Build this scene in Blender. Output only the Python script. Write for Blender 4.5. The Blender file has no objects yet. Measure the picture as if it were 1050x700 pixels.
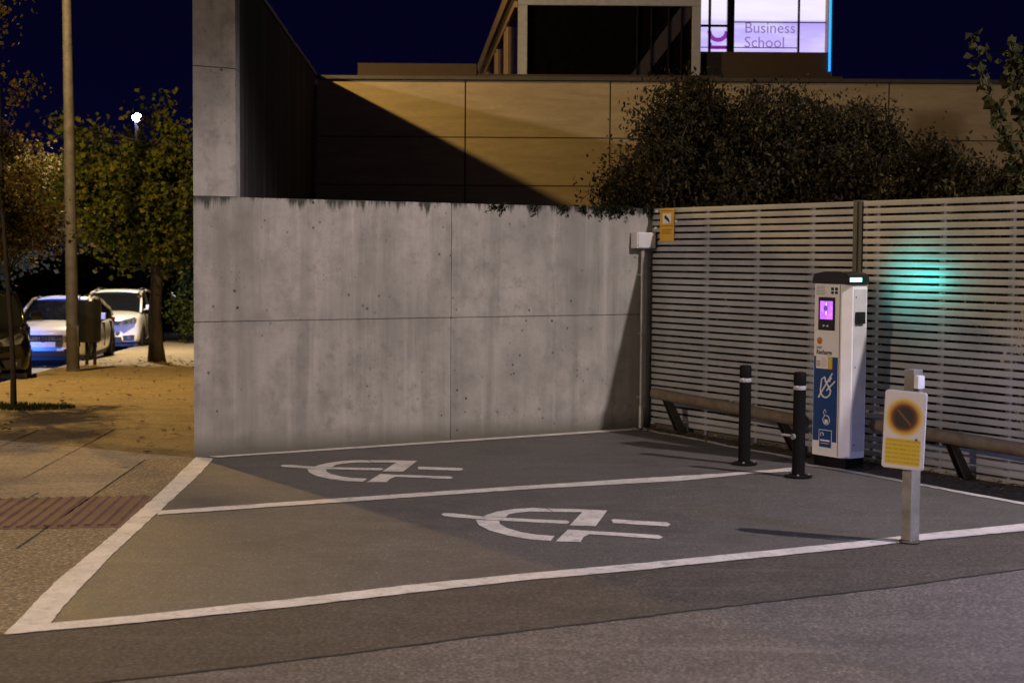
import bpy, bmesh, math, random
import numpy as np
from mathutils import Vector, Matrix, noise
R_ = math.radians
random.seed(7)
rng = np.random.default_rng(7)
scene = bpy.context.scene
COL = scene.collection

# ------------------------------------------------------------------ camera
F = 1589.0
H = 1.9
v1 = Vector((3045-525, -(280-350), -F)); v2 = Vector((-480-525, -(255-350), -F))
up = v1.cross(v2).normalized()
if up.y < 0: up = -up
fw = Vector((0, 0, -1)); fw = (fw-up*fw.dot(up)).normalized()
rt = fw.cross(up)
RM = Matrix((rt, fw, up))                      # camera axes -> world
cam_d = bpy.data.cameras.new('camera'); cam = bpy.data.objects.new('camera', cam_d); COL.objects.link(cam)
cam.matrix_world = Matrix.Translation((0, 0, H)) @ RM.to_4x4()
cam_d.lens = F/1050*36; cam_d.sensor_width = 36
cam_d.clip_end = 2000; cam_d.clip_start = 0.1
cam_d.dof.use_dof = True; cam_d.dof.focus_distance = 13.5; cam_d.dof.aperture_fstop = 3.2
scene.camera = cam

# survey helpers: turn measured sight lines into positions on the ground / at a distance
def gz(x, y):
    return -0.03*max(0, min(y, 75)-19)
def ray(x, y): return RM @ Vector((x-525, 350-y, -F))
def G(x, y):
    d = ray(x, y); z = 0.0
    for _ in range(12):
        P = Vector((0, 0, H)) + d*((z-H)/d.z)
        z = gz(P.x, P.y)
    return Vector((P.x, P.y, z))
def at(x, y, Y):
    d = ray(x, y); return Vector((0, 0, H)) + d*(Y/d.y)
CORNER = Vector((1.552, 17.213, 0))
S_ = Vector((0.5342, -0.84536, 0)); N_ = Vector((-0.84536, -0.5342, 0))
FA = math.atan2(S_.y, S_.x)                    # fence frame: x = along fence to the right, -y = out into the bays
def FP(s, n, z=0): return CORNER + S_*s + N_*n + Vector((0, 0, z))

# ------------------------------------------------------------------ object helpers
def link(o, parent=None):
    COL.objects.link(o)
    if parent: o.parent = parent
    return o
def thing(name, label, cat, loc=(0, 0, 0), rz=0, group=None, scale=None):
    o = bpy.data.objects.new(name, None); o.empty_display_size = 0.2
    link(o); o.location = loc; o.rotation_euler = (0, 0, rz)
    o['label'] = label; o['category'] = cat
    if group: o['group'] = group
    return o
def tag(o, label, cat, group=None):
    o['label'] = label; o['category'] = cat
    if group: o['group'] = group
    return o
def obj(name, bm, mat, parent=None, smooth=False, kind=None, label=None):
    me = bpy.data.meshes.new(name)
    bm.normal_update()
    bm.to_mesh(me); bm.free()
    mats = mat if isinstance(mat, (list, tuple)) else [mat]
    for m in mats: me.materials.append(m)
    if smooth:
        for p in me.polygons: p.use_smooth = True
        if smooth != 'all':
            try: me.set_sharp_from_angle(angle=R_(38))
            except Exception: pass
    o = bpy.data.objects.new(name, me); link(o, parent)
    if kind: o['kind'] = kind
    if label: o['label'] = label
    return o
def box(bm, x0, x1, y0, y1, z0, z1, bev=0, mi=0):
    vs = [bm.verts.new(p) for p in ((x0,y0,z0),(x1,y0,z0),(x1,y1,z0),(x0,y1,z0),(x0,y0,z1),(x1,y0,z1),(x1,y1,z1),(x0,y1,z1))]
    fs = [bm.faces.new([vs[i] for i in q]) for q in ((3,2,1,0),(4,5,6,7),(0,1,5,4),(1,2,6,5),(2,3,7,6),(3,0,4,7))]
    for f in fs: f.material_index = mi
    if bev:
        es = list({e for f in fs for e in f.edges})
        bmesh.ops.bevel(bm, geom=es, offset=bev, segments=2, affect='EDGES', profile=0.7)
    return fs
def prism(bm, pts, z0, z1, axis='z', mi=0, bev=0):
    """pts: outline; extruded along axis from z0 to z1"""
    def P(p, t):
        if axis == 'z': return (p[0], p[1], t)
        if axis == 'y': return (p[0], t, p[1])
        return (t, p[0], p[1])
    a = [bm.verts.new(P(p, z0)) for p in pts]; b = [bm.verts.new(P(p, z1)) for p in pts]
    n = len(pts); fs = [bm.faces.new(a[::-1]), bm.faces.new(b)]
    for i in range(n): fs.append(bm.faces.new((a[i], a[(i+1) % n], b[(i+1) % n], b[i])))
    for f in fs: f.material_index = mi
    bmesh.ops.recalc_face_normals(bm, faces=fs)
    if bev:
        es = list(set(fs[0].edges) | set(fs[1].edges))
        bmesh.ops.bevel(bm, geom=es, offset=bev, segments=2, affect='EDGES')
    return fs
def tube(bm, pts, rads, n=12, cap=True, mi=0):
    pts = [Vector(p) for p in pts]
    if not isinstance(rads, (list, tuple)): rads = [rads]*len(pts)
    rings = []
    prev = None
    for i, p in enumerate(pts):
        t = (pts[min(i+1, len(pts)-1)]-pts[max(i-1, 0)]).normalized()
        if prev is None:
            a = Vector((1, 0, 0)) if abs(t.x) < 0.8 else Vector((0, 1, 0))
            u = t.cross(a).normalized()
        else:
            u = (prev-t*prev.dot(t)).normalized()
        prev = u; w = t.cross(u)
        rings.append([bm.verts.new(p+(u*math.cos(k*2*math.pi/n)+w*math.sin(k*2*math.pi/n))*rads[i]) for k in range(n)])
    for i in range(len(rings)-1):
        for k in range(n):
            f = bm.faces.new((rings[i][k], rings[i][(k+1) % n], rings[i+1][(k+1) % n], rings[i+1][k])); f.material_index = mi
    if cap and n > 2:
        f = bm.faces.new(rings[0][::-1]); f.material_index = mi
        f = bm.faces.new(rings[-1]); f.material_index = mi
def lathe(bm, prof, n=24, c=(0, 0, 0), axis='z', mi=0):
    rings = []
    for r, z in prof:
        ring = []
        for k in range(n):
            a = 2*math.pi*k/n; x = r*math.cos(a); y = r*math.sin(a)
            if axis == 'z': q = (x, y, z)
            elif axis == 'x': q = (z, x, y)
            else: q = (x, z, y)
            ring.append(bm.verts.new((c[0]+q[0], c[1]+q[1], c[2]+q[2])))
        rings.append(ring)
    fs = []
    for i in range(len(rings)-1):
        for k in range(n):
            fs.append(bm.faces.new((rings[i][k], rings[i][(k+1) % n], rings[i+1][(k+1) % n], rings[i+1][k])))
    fs.append(bm.faces.new(rings[0][::-1])); fs.append(bm.faces.new(rings[-1]))
    for f in fs: f.material_index = mi
    bmesh.ops.recalc_face_normals(bm, faces=fs)
def B(): return bmesh.new()
def poly(bm, pts, z=0.0):
    f = bm.faces.new([bm.verts.new((p[0], p[1], (p[2] if len(p) > 2 else 0)+z)) for p in pts])
    if f.normal.z < 0 or True:
        f.normal_update()
        if f.normal.z < 0: f.normal_flip()
    return f
def strip(bm, A, Bp, z=0.0, sub=1):
    """sheet between two polylines of equal length"""
    va = [bm.verts.new((p[0], p[1], p[2]+z)) for p in A]; vb = [bm.verts.new((p[0], p[1], p[2]+z)) for p in Bp]
    for i in range(len(va)-1):
        f = bm.faces.new((va[i], va[i+1], vb[i+1], vb[i])); f.normal_update()
        if f.normal.z < 0: f.normal_flip()
def resample(pts, n, jit=0.0):
    pts = [Vector(p) for p in pts]
    d = [0]
    for i in range(1, len(pts)): d.append(d[-1]+(pts[i]-pts[i-1]).length)
    out = []
    for k in range(n):
        t = d[-1]*k/(n-1); i = 0
        while i < len(pts)-2 and d[i+1] < t: i += 1
        u = (t-d[i])/max(1e-9, d[i+1]-d[i]); p = pts[i].lerp(pts[i+1], u)
        dr = (pts[i+1]-pts[i]).normalized(); nn = Vector((-dr.y, dr.x, 0))
        if jit and 0 < k < n-1: p = p+nn*random.uniform(-jit, jit)
        out.append(p)
    return out

# ------------------------------------------------------------------ materials
class NT:
    def __init__(s, name):
        s.m = bpy.data.materials.new(name); s.m.use_nodes = True
        s.t = s.m.node_tree; s.b = s.t.nodes['Principled BSDF']; s.tc = None
    def n(s, ty, **kw):
        nd = s.t.nodes.new(ty)
        for k, v in kw.items():
            if k in nd.inputs: nd.inputs[k].default_value = v
            else: setattr(nd, k, v)
        return nd
    def l(s, a, b): s.t.links.new(a, b)
    def co(s, scale=(1, 1, 1), kind='Object', rot=(0, 0, 0)):
        if not s.tc: s.tc = s.n('ShaderNodeTexCoord')
        mp = s.n('ShaderNodeMapping'); mp.inputs['Scale'].default_value = scale; mp.inputs['Rotation'].default_value = rot
        s.l(s.tc.outputs[kind], mp.inputs['Vector']); return mp.outputs['Vector']
    def noise(s, scale, detail=4, rough=0.55, vec=None, dist=0):
        nd = s.n('ShaderNodeTexNoise'); nd.inputs['Scale'].default_value = scale; nd.inputs['Detail'].default_value = detail
        nd.inputs['Roughness'].default_value = rough; nd.inputs['Distortion'].default_value = dist
        s.l(vec if vec else s.co(), nd.inputs['Vector']); return nd.outputs['Fac']
    def ramp(s, fac, stops, interp='LINEAR'):
        r = s.n('ShaderNodeValToRGB'); r.color_ramp.interpolation = interp
        e = r.color_ramp.elements
        while len(e) < len(stops): e.new(0.5)
        for i, (p, c) in enumerate(stops):
            e[i].position = p
            e[i].color = (c, c, c, 1) if isinstance(c, (int, float)) else (*c, 1)
        s.l(fac, r.inputs['Fac']); return r.outputs['Color']
    def mix(s, fac, a, b, mode='MIX'):
        mx = s.n('ShaderNodeMix', data_type='RGBA', blend_type=mode)
        for inp, v in ((0, fac), (6, a), (7, b)):
            if isinstance(v, (int, float)): mx.inputs[inp].default_value = v
            elif isinstance(v, tuple): mx.inputs[inp].default_value = (*v, 1)
            else: s.l(v, mx.inputs[inp])
        return mx.outputs[2]
    def math(s, op, a, b=0.0, c=None):
        m = s.n('ShaderNodeMath', operation=op)
        for i, v in enumerate((a, b) if c is None else (a, b, c)):
            if isinstance(v, (int, float)): m.inputs[i].default_value = v
            else: s.l(v, m.inputs[i])
        return m.outputs[0]
    def base(s, c):
        if isinstance(c, tuple): s.b.inputs['Base Color'].default_value = (*c, 1)
        else: s.l(c, s.b.inputs['Base Color'])
    def set(s, **kw):
        for k, v in kw.items():
            k = k.replace('_', ' ')
            if isinstance(v, (int, float)): s.b.inputs[k].default_value = v
            else: s.l(v, s.b.inputs[k])
    def bump(s, h, strength=0.3, dist=0.01):
        b = s.n('ShaderNodeBump'); b.inputs['Strength'].default_value = strength; b.inputs['Distance'].default_value = dist
        s.l(h, b.inputs['Height']); s.l(b.outputs['Normal'], s.b.inputs['Normal'])
def simple(name, col, rough=0.5, metal=0.0, var=0.12, scale=8, bump=0.0, coat=0, spec=None):
    m = NT(name); nf = m.noise(scale, 5)
    lo = tuple(max(0, c*(1-var)) for c in col); hi = tuple(min(1, c*(1+var)) for c in col)
    m.base(m.ramp(nf, [(0.3, lo), (0.7, hi)]))
    m.set(Metallic=metal, Roughness=m.math('MULTIPLY_ADD', nf, 0.16, rough-0.08))
    if coat: m.set(Coat_Weight=coat)
    if spec is not None: m.b.inputs['Specular IOR Level'].default_value = spec
    if bump: m.bump(m.noise(scale*12, 3), bump, 0.004)
    return m.m
def emit(name, col, st):
    m = NT(name); m.base((0.02, 0.02, 0.02)); m.b.inputs['Emission Color'].default_value = (*col, 1); m.set(Emission_Strength=st); return m.m

def mat_concrete(name, base=(0.40, 0.375, 0.355), streak=0.35, top=None, pits=True, dark=None):
    m = NT(name)
    big = m.noise(0.55, 6, 0.6)
    mid = m.noise(2.6, 7, 0.65)
    fine = m.noise(38, 4, 0.6)
    st = m.noise(1.0, 6, 0.65, vec=m.co((3.2, 3.2, 0.22)))
    c = m.ramp(big, [(0.38, tuple(v*0.74 for v in base)), (0.62, tuple(v*1.15 for v in base))])
    c = m.mix(m.ramp(mid, [(0.46, 0.0), (0.70, 0.8)]), c, tuple(v*0.55 for v in base))
    bl = m.noise(6.5, 6, 0.7); c = m.mix(m.math('MULTIPLY', m.ramp(bl, [(0.52, 0.0), (0.66, 1.0)]), m.math('MULTIPLY', m.ramp(m.noise(0.9, 4), [(0.42, 0.0), (0.6, 1.0)]), 0.55)), c, tuple(v*0.42 for v in base))
    c = m.mix(m.math('MULTIPLY', m.ramp(st, [(0.47, 0.0), (0.64, 1.0)]), streak), c, tuple(v*0.45 for v in base))
    st2 = m.noise(1.0, 5, 0.6, vec=m.co((5.2, 5.2, 0.35)))
    c = m.mix(m.math('MULTIPLY', m.ramp(st2, [(0.55, 0.0), (0.75, 1.0)]), streak*0.9), c, tuple(min(1, v*1.45) for v in base))
    c = m.mix(m.math('MULTIPLY', m.ramp(fine, [(0.4, 0.0), (0.7, 1.0)]), 0.18), c, tuple(v*0.6 for v in base))
    h = m.math('MULTIPLY', fine, 0.25)
    if pits:
        vo = m.n('ShaderNodeTexVoronoi'); vo.inputs['Scale'].default_value = 9.0; m.l(m.co(), vo.inputs['Vector'])
        clus = m.ramp(m.noise(1.3, 3), [(0.5, 0.0), (0.62, 1.0)])
        pit = m.ramp(vo.outputs['Distance'], [(0.10, 1.0), (0.15, 0.0)])
        pit = m.math('MULTIPLY', pit, clus)
        c = m.mix(m.math('MULTIPLY', pit, 0.92), c, (0.035, 0.03, 0.028))
        vo2 = m.n('ShaderNodeTexVoronoi'); vo2.inputs['Scale'].default_value = 26.0; m.l(m.co(), vo2.inputs['Vector'])
        clus2 = m.ramp(m.noise(1.9, 4), [(0.55, 0.0), (0.66, 1.0)])
        pit2 = m.math('MULTIPLY', m.ramp(vo2.outputs['Distance'], [(0.12, 1.0), (0.2, 0.0)]), clus2)
        c = m.mix(m.math('MULTIPLY', pit2, 0.6), c, (0.07, 0.065, 0.06))
        h = m.math('SUBTRACT', h, m.math('ADD', pit, pit2))
    sep = m.n('ShaderNodeSeparateXYZ'); m.l(m.co(), sep.inputs[0])
    # splash dirt along the foot
    foot = m.math('MULTIPLY', m.ramp(m.math('ADD', sep.outputs[2], m.math('MULTIPLY', mid, 0.22)), [(0.15, 1.0), (0.33, 0.0)]), 0.8)
    c = m.mix(foot, c, (0.10, 0.095, 0.07))
    if top:      # black biological growth running down from the coping
        run = m.noise(1.0, 4, 0.7, vec=m.co((9, 9, 0.6)))
        zz = m.math('SUBTRACT', sep.outputs[2], top)
        edge = m.math('MULTIPLY_ADD', run, 0.55, zz)            # run widens the stain
        g = m.math('MULTIPLY', m.ramp(edge, [(0.22, 0.0), (0.29, 1.0)]), 0.92)
        c = m.mix(g, c, (0.028, 0.026, 0.022))
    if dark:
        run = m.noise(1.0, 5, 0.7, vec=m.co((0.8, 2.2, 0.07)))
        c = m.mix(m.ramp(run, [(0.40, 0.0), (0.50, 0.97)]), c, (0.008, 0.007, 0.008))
    m.base(c); m.set(Roughness=0.88); m.bump(h, 0.5, 0.006)
    return m.m

def mat_ground(name, c0, c1, grain=60, gst=0.5, rough=0.85, spark=0.0, stain=None, bumpd=0.006, patch=0.5, darkspots=0.0):
    m = NT(name)
    big = m.noise(0.45, 6, 0.6); mid = m.noise(3.0, 6, 0.65)
    fine = m.noise(grain, 5, 0.7)
    c = m.mix(big, c0, c1)
    c = m.mix(m.math('MULTIPLY', m.ramp(mid, [(0.35, 1.0), (0.65, 0.0)]), patch), c, tuple(v*0.55 for v in c0))
    c = m.mix(m.math('MULTIPLY', m.ramp(fine, [(0.40, 1.0), (0.495, 0.0)]), gst), c, tuple(v*0.38 for v in c0))
    c = m.mix(m.math('MULTIPLY', m.ramp(fine, [(0.53, 0.0), (0.66, 1.0)]), gst*0.8), c, tuple(min(1, v*1.8) for v in c1))
    med = m.noise(grain*0.28, 5, 0.7); c = m.mix(m.math('MULTIPLY', m.ramp(med, [(0.40, 1.0), (0.54, 0.0)]), gst*0.5), c, tuple(v*0.5 for v in c0))
    if spark:
        vo = m.n('ShaderNodeTexVoronoi'); vo.inputs['Scale'].default_value = 34; m.l(m.co(), vo.inputs['Vector'])
        sp = m.math('MULTIPLY', m.math('MULTIPLY', m.ramp(vo.outputs['Distance'], [(0.16, 1.0), (0.30, 0.0)]), m.ramp(m.noise(7, 3), [(0.42, 0.0), (0.6, 1.0)])), spark)
        c = m.mix(sp, c, tuple(min(1, v*3.2) for v in c1))  # glints of aggregate painted in as pale specks
    if darkspots:
        vo = m.n('ShaderNodeTexVoronoi'); vo.inputs['Scale'].default_value = 2.3; m.l(m.co(), vo.inputs['Vector'])
        sp = m.math('MULTIPLY', m.ramp(vo.outputs['Distance'], [(0.05, 1.0), (0.13, 0.0)]), darkspots)
        c = m.mix(sp, c, (0.03, 0.028, 0.025))
    if stain:
        o1 = m.noise(1.7, 3, 0.5); c = m.mix(m.math('MULTIPLY', m.ramp(o1, [(0.66, 0.0), (0.70, 1.0)]), 0.4*stain), c, tuple(v*0.5 for v in c0))
        sc2 = m.noise(1.0, 5, 0.6, vec=m.co((0.5, 5.0, 1), rot=(0, 0, 0.57))); c = m.mix(m.math('MULTIPLY', m.ramp(sc2, [(0.55, 0.0), (0.66, 1.0)]), 0.5*stain), c, tuple(min(1, v*1.35) for v in c1))
        st = m.noise(0.9, 5, 0.6, vec=m.co((1, 1, 1), rot=(0, 0, 0.6)), dist=1.2)
        c = m.mix(m.math('MULTIPLY', m.ramp(st, [(0.5, 0.0), (0.68, 1.0)]), stain), c, tuple(v*0.5 for v in c0))
    m.base(c); m.set(Roughness=m.math('MULTIPLY_ADD', mid, 0.25, rough-0.12)); m.bump(fine, 0.7, bumpd)
    return m.m

M = {}
M['wall'] = mat_concrete('cast concrete', (0.40, 0.38, 0.35), 0.5, top=2.43)
M['pier'] = mat_concrete('cast concrete pier', (0.37, 0.35, 0.33), 0.35)
M['sidewall'] = mat_concrete('shaded stained concrete', (0.06, 0.056, 0.055), 0.6, dark=True)  # base darkened for the unlit face; black streaks are stains
M['pave'] = mat_ground('pavement concrete', (0.27, 0.22, 0.155), (0.37, 0.305, 0.215), grain=26, gst=0.5, rough=0.9, stain=0.45, darkspots=0.7)
M['aggregate'] = mat_ground('exposed aggregate', (0.20, 0.155, 0.095), (0.34, 0.27, 0.165), grain=34, gst=0.85, rough=0.9, bumpd=0.012, patch=0.5)
M['bay'] = mat_ground('grey bay coating', (0.098, 0.091, 0.084), (0.134, 0.126, 0.117), grain=48, gst=0.42, rough=0.66, spark=0.38, stain=0.4, bumpd=0.003, patch=0.28)
M['road'] = mat_ground('road surface', (0.11, 0.096, 0.084), (0.175, 0.155, 0.137), grain=44, gst=0.75, rough=0.85, spark=0.3, stain=0.4, bumpd=0.006)
M['road2'] = mat_ground('road edge strip', (0.065, 0.055, 0.044), (0.11, 0.093, 0.077), grain=40, gst=0.75, rough=0.85, stain=0.4, bumpd=0.006)
M['street'] = mat_ground('street asphalt', (0.05, 0.05, 0.05), (0.08, 0.08, 0.08), grain=30, gst=0.5, rough=0.5)
M['kerb'] = mat_ground('kerb stone', (0.28, 0.26, 0.24), (0.36, 0.34, 0.31), grain=26, gst=0.4)
M['soil'] = mat_ground('dirt strip', (0.05, 0.042, 0.032), (0.12, 0.10, 0.075), grain=22, gst=0.9, rough=0.95, bumpd=0.02, patch=0.8)
M['gapdark'] = mat_ground('dark gap ground', (0.018, 0.014, 0.010), (0.035, 0.027, 0.02), grain=22, gst=0.6, rough=0.95, bumpd=0.02)  # near-black ground, stands in for the shade behind the slats
M['joint'] = simple('open joint', (0.012, 0.011, 0.01), 0.95, var=0.5)
def mat_paint():
    m = NT('road paint')
    a = m.noise(4, 6, 0.7); b = m.noise(45, 4, 0.7)
    c = m.ramp(a, [(0.3, (0.50, 0.47, 0.43)), (0.65, (0.70, 0.67, 0.63))])
    c = m.mix(m.math('MULTIPLY', m.ramp(b, [(0.3, 1.0), (0.46, 0.0)]), 0.45), c, (0.22, 0.2, 0.18))
    w = m.noise(9, 5, 0.75)
    c = m.mix(m.math('MULTIPLY', m.ramp(w, [(0.54, 0.0), (0.64, 1.0)]), 0.5), c, (0.2, 0.19, 0.18))
    m.base(c); m.set(Roughness=0.7); m.bump(b, 0.4, 0.004); return m.m
M['paint'] = mat_paint()
def mat_tactile():
    m = NT('ribbed red tiles')
    a = m.noise(3, 5); b = m.noise(40, 4)
    c = m.ramp(a, [(0.3, (0.10, 0.055, 0.042)), (0.7, (0.17, 0.095, 0.072))])
    c = m.mix(m.math('MULTIPLY', m.ramp(b, [(0.35, 1.0), (0.5, 0.0)]), 0.5), c, (0.06, 0.035, 0.03))
    m.base(c); m.set(Roughness=0.85); m.bump(b, 0.6, 0.004); return m.m
M['tactile'] = mat_tactile()
def mat_clad():
    m = NT('cladding panels')
    w = m.noise(1.0, 6, 0.6, vec=m.co((0.9, 1, 5.5)), dist=0.8); f = m.noise(1, 5, 0.7, vec=m.co((6, 1, 30)))
    c = m.ramp(w, [(0.3, (0.34, 0.29, 0.22)), (0.7, (0.48, 0.42, 0.33))])
    c = m.mix(m.math('MULTIPLY', m.ramp(f, [(0.35, 1.0), (0.6, 0.0)]), 0.25), c, (0.24, 0.2, 0.15))
    m.base(c); m.set(Roughness=0.75); m.bump(f, 0.2, 0.003); return m.m
M['clad'] = mat_clad()
M['dark'] = simple('dark backing', (0.02, 0.02, 0.02), 0.8)
M['slat'] = simple('powder coated slats', (0.41, 0.425, 0.455), 0.45, 0.25, var=0.22, scale=1.7)
M['fpost'] = simple('fence post', (0.10, 0.10, 0.10), 0.5, 0.3)
M['fback'] = simple('fence rear support', (0.12, 0.12, 0.13), 0.5, 0.4)
def mat_galv(name, c0, c1, rust=0.0, metal=0.6, rough=0.5):
    m = NT(name); a = m.noise(7, 6, 0.65); b = m.noise(2.2, 5)
    c = m.ramp(a, [(0.3, c0), (0.7, c1)])
    if rust: c = m.mix(m.math('MULTIPLY', m.ramp(b, [(0.45, 0.0), (0.65, 1.0)]), rust), c, (0.14, 0.085, 0.045))
    m.base(c); m.set(Metallic=metal, Roughness=rough); m.bump(a, 0.15, 0.004); return m.m
M['galv'] = mat_galv('galvanised steel', (0.28, 0.28, 0.28), (0.48, 0.48, 0.47), 0.1)
M['lamppole'] = mat_galv('weathered pole', (0.055, 0.055, 0.075), (0.115, 0.115, 0.15), 0.0, 0.2, 0.75)
M['rail'] = mat_galv('weathered rail timber', (0.10, 0.082, 0.055), (0.24, 0.205, 0.15), 0.5, 0.1, 0.75)
M['raill'] = mat_galv('rail leg steel', (0.05, 0.048, 0.042), (0.10, 0.095, 0.085), 0.4, 0.4)
M['blackp'] = simple('black bollard plastic', (0.009, 0.009, 0.0095), 0.6, var=0.3, spec=0.08)
M['band'] = simple('reflective band', (0.55, 0.55, 0.58), 0.3, 0.3, var=0.5, scale=60)
M['white'] = simple('white powder coat', (0.86, 0.85, 0.87), 0.35, 0.0, var=0.04)
M['offwhite'] = simple('grey cabinet enamel', (0.55, 0.55, 0.56), 0.45, var=0.08)
M['blue'] = simple('blue vinyl', (0.012, 0.055, 0.20), 0.4, var=0.1)
M['gloss'] = simple('black gloss', (0.012, 0.012, 0.013), 0.2, var=0.2)
M['navy'] = simple('dark print', (0.02, 0.025, 0.05), 0.5)
M['yellow'] = simple('yellow sign', (0.72, 0.42, 0.03), 0.5, var=0.08)
M['yellow2'] = simple('yellow sticker', (0.70, 0.52, 0.05), 0.5, var=0.08)
M['red'] = simple('red print', (0.5, 0.06, 0.03), 0.5)
M['orange'] = simple('orange print', (0.62, 0.30, 0.04), 0.5)
M['ink'] = simple('black ink', (0.02, 0.02, 0.02), 0.6)
M['sensor'] = simple('white sensor housing', (0.72, 0.73, 0.76), 0.35, var=0.05)
M['bin'] = simple('dark green bin plastic', (0.016, 0.019, 0.020), 0.45, var=0.2)

# ------------------------------------------------------------------ world (night sky over a town)
w = bpy.data.worlds.new('World'); scene.world = w; w.use_nodes = True
nt = w.node_tree; bg = nt.nodes['Background']
tc = nt.nodes.new('ShaderNodeTexCoord'); sp = nt.nodes.new('ShaderNodeSeparateXYZ'); rp = nt.nodes.new('ShaderNodeValToRGB')
nt.links.new(tc.outputs['Generated'], sp.inputs[0]); nt.links.new(sp.outputs[2], rp.inputs['Fac']); nt.links.new(rp.outputs['Color'], bg.inputs['Color'])
e = rp.color_ramp.elements; e[0].position = 0.0; e[0].color = (0.0045, 0.004, 0.034, 1)
e[1].position = 0.30; e[1].color = (0.0011, 0.0008, 0.0085, 1)
x = e.new(0.10); x.color = (0.0020, 0.0018, 0.020, 1)
bg.inputs['Strength'].default_value = 0.58

# ------------------------------------------------------------------ ground
def ground_sheet(name, x0, x1, y0, y1, nx, ny, zoff, mat, xleft=None):
    bm = B(); g = []
    for j in range(ny+1):
        y = y0+(y1-y0)*j/ny; row = []
        for i in range(nx+1):
            a = x0 if xleft is None else xleft(y)
            x = a+(x1-a)*i/nx
            row.append(bm.verts.new((x, y, gz(x, y)+zoff)))
        g.append(row)
    for j in range(ny):
        for i in range(nx): bm.faces.new((g[j][i], g[j][i+1], g[j+1][i+1], g[j+1][i]))
    return obj(name, bm, mat, kind='structure')
ground_sheet('ground', -400, 400, -40, 900, 4, 188, -0.13, M['street'])
def kx(y):
    if y < 24: return -7.9+(24-y)*0.10
    return -7.9-(y-24)*0.1327
ground_sheet('pavement', 0, 40, -30, 75, 3, 105, 0.0, M['pave'], xleft=kx)
bm = B()
for y in range(-20, 75):
    a0 = kx(y); a1 = kx(y+0.992)
    for (q0, q1, z) in ((0, 0, 0),):
        vs = [(a0-0.14, y, gz(0, y)-0.2), (a0, y, gz(0, y)-0.2), (a1, y+0.992, gz(0, y+1)-0.2), (a1-0.14, y+0.992, gz(0, y+1)-0.2)]
        lo = [bm.verts.new(v) for v in vs]; hi = [bm.verts.new((v[0], v[1], v[2]+0.204)) for v in vs]
        bm.faces.new(hi); bm.faces.new(lo[::-1])
        for k in range(4): bm.faces.new((lo[k], lo[(k+1) % 4], hi[(k+1) % 4], hi[k]))
obj('kerb', bm, M['kerb'], kind='structure')

# aggregate pavement area beside the bays, tactile strip, foreground road
bm = B()
poly(bm, [G(149, 471.4), G(201, 469), G(109, 554), G(57, 597), G(5, 650)] + [Vector((-3.6, 6.6, 0)), Vector((-5.6, 8.8, 0)), G(0, 541), G(17, 563)][0:2] + [G(-60, 541), G(120, 509), G(100, 509)][0:1] + [G(48, 541)], 0.003)
obj('aggregate_paving', bm, M['aggregate'], kind='structure')
bm = B()
A_ = G(154, 508.6); B_ = G(123, 540); C0 = G(0, 511.5); D0 = G(0, 540)
wv = (C0-A_).normalized()
poly(bm, [A_, B_+Vector((.12, -.02, 0)), D0+wv*3, C0+wv*3], 0.006)
L = (C0-A_).length+3; nrib = int(L/0.09)
rd = (B_-A_)
for k in range(nrib):
    a = A_+wv*(0.05+k*0.09); 
    b = a+rd*0.97
    for (p0, p1) in ((a+rd*0.03, b),):
        u = wv*0.026
        lo = [p0-u, p0+u, p1+u, p1-u]
        hi = [p0-u*0.6, p0+u*0.6, p1+u*0.6, p1-u*0.6]
        vl = [bm.verts.new((p.x, p.y, 0.006)) for p in lo]; vh = [bm.verts.new((p.x, p.y, 0.020)) for p in hi]
        f = bm.faces.new(vh); f.normal_update()
        if f.normal.z < 0: f.normal_flip()
        for q in range(4): bm.faces.new((vl[q], vl[(q+1) % 4], vh[(q+1) % 4], vh[q]))
tp = obj('tactile_paving', bm, M['tactile'], kind='structure')
# joints in the left paving
bm = B()
def seam(bm, p, q, wd, z):
    n = max(3, int((Vector(q)-Vector(p)).length/0.12)); pts = resample([p, q], n, 0.004)
    d = (Vector(q)-Vector(p)).normalized(); nn = Vector((-d.y, d.x, 0))
    ww = [wd*random.uniform(0.5, 1.3) for _ in pts]
    strip(bm, [a+nn*w_/2 for a, w_ in zip(pts, ww)], [a-nn*w_/2 for a, w_ in zip(pts, ww)], z)
seam(bm, G(149, 471.4), G(17, 563), 0.018, 0.006)
seam(bm, G(40, 505), G(0, 527), 0.012, 0.006)
dj = (G(17, 563)-G(149, 471.4))
for k in (0.8, 1.6, 2.4):
    seam(bm, G(149, 471.4)+wv*k-dj*0.6, G(149, 471.4)+wv*k+dj*0.25, 0.012, 0.006)
obj('paving_joint', bm, M['joint'], kind='structure')

# foreground road in two strips with an open joint between
front_bot = [G(*p) for p in [(5, 651), (50, 647.5), (150, 639), (300, 623), (420, 609), (540, 595), (660, 585), (700, 580.5), (878, 562.6), (923, 557), (1049, 545)]]
jt = [G(*p) for p in [(60, 705), (180, 692), (300, 678), (506, 651), (660, 632.7), (700, 627.7), (923, 601.6), (1049, 583.8)]]
ext = lambda a, b, k: b+(b-a).normalized()*k
jt = [ext(jt[1], jt[0], 6)] + jt + [ext(jt[-2], jt[-1], 14)]
fb = [ext(front_bot[1], front_bot[0], 7)] + front_bot + [ext(front_bot[-2], front_bot[-1], 14)]
n = 60
bm = B(); strip(bm, resample(fb, n), [p+Vector((0.004, 0.004, 0)) for p in resample(jt, n)], 0.003)
obj('road_edge_strip', bm, M['road2'], kind='structure')
bm = B()
a = resample(jt, n); b = [Vector((p.x+(-2), -12, 0)) for p in a]
strip(bm, a, b, 0.003)
obj('road', bm, M['road'], kind='structure')
bm = B(); jj = resample(jt, 260, 0.006); dd = Vector((0.12, 0.99, 0))
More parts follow.
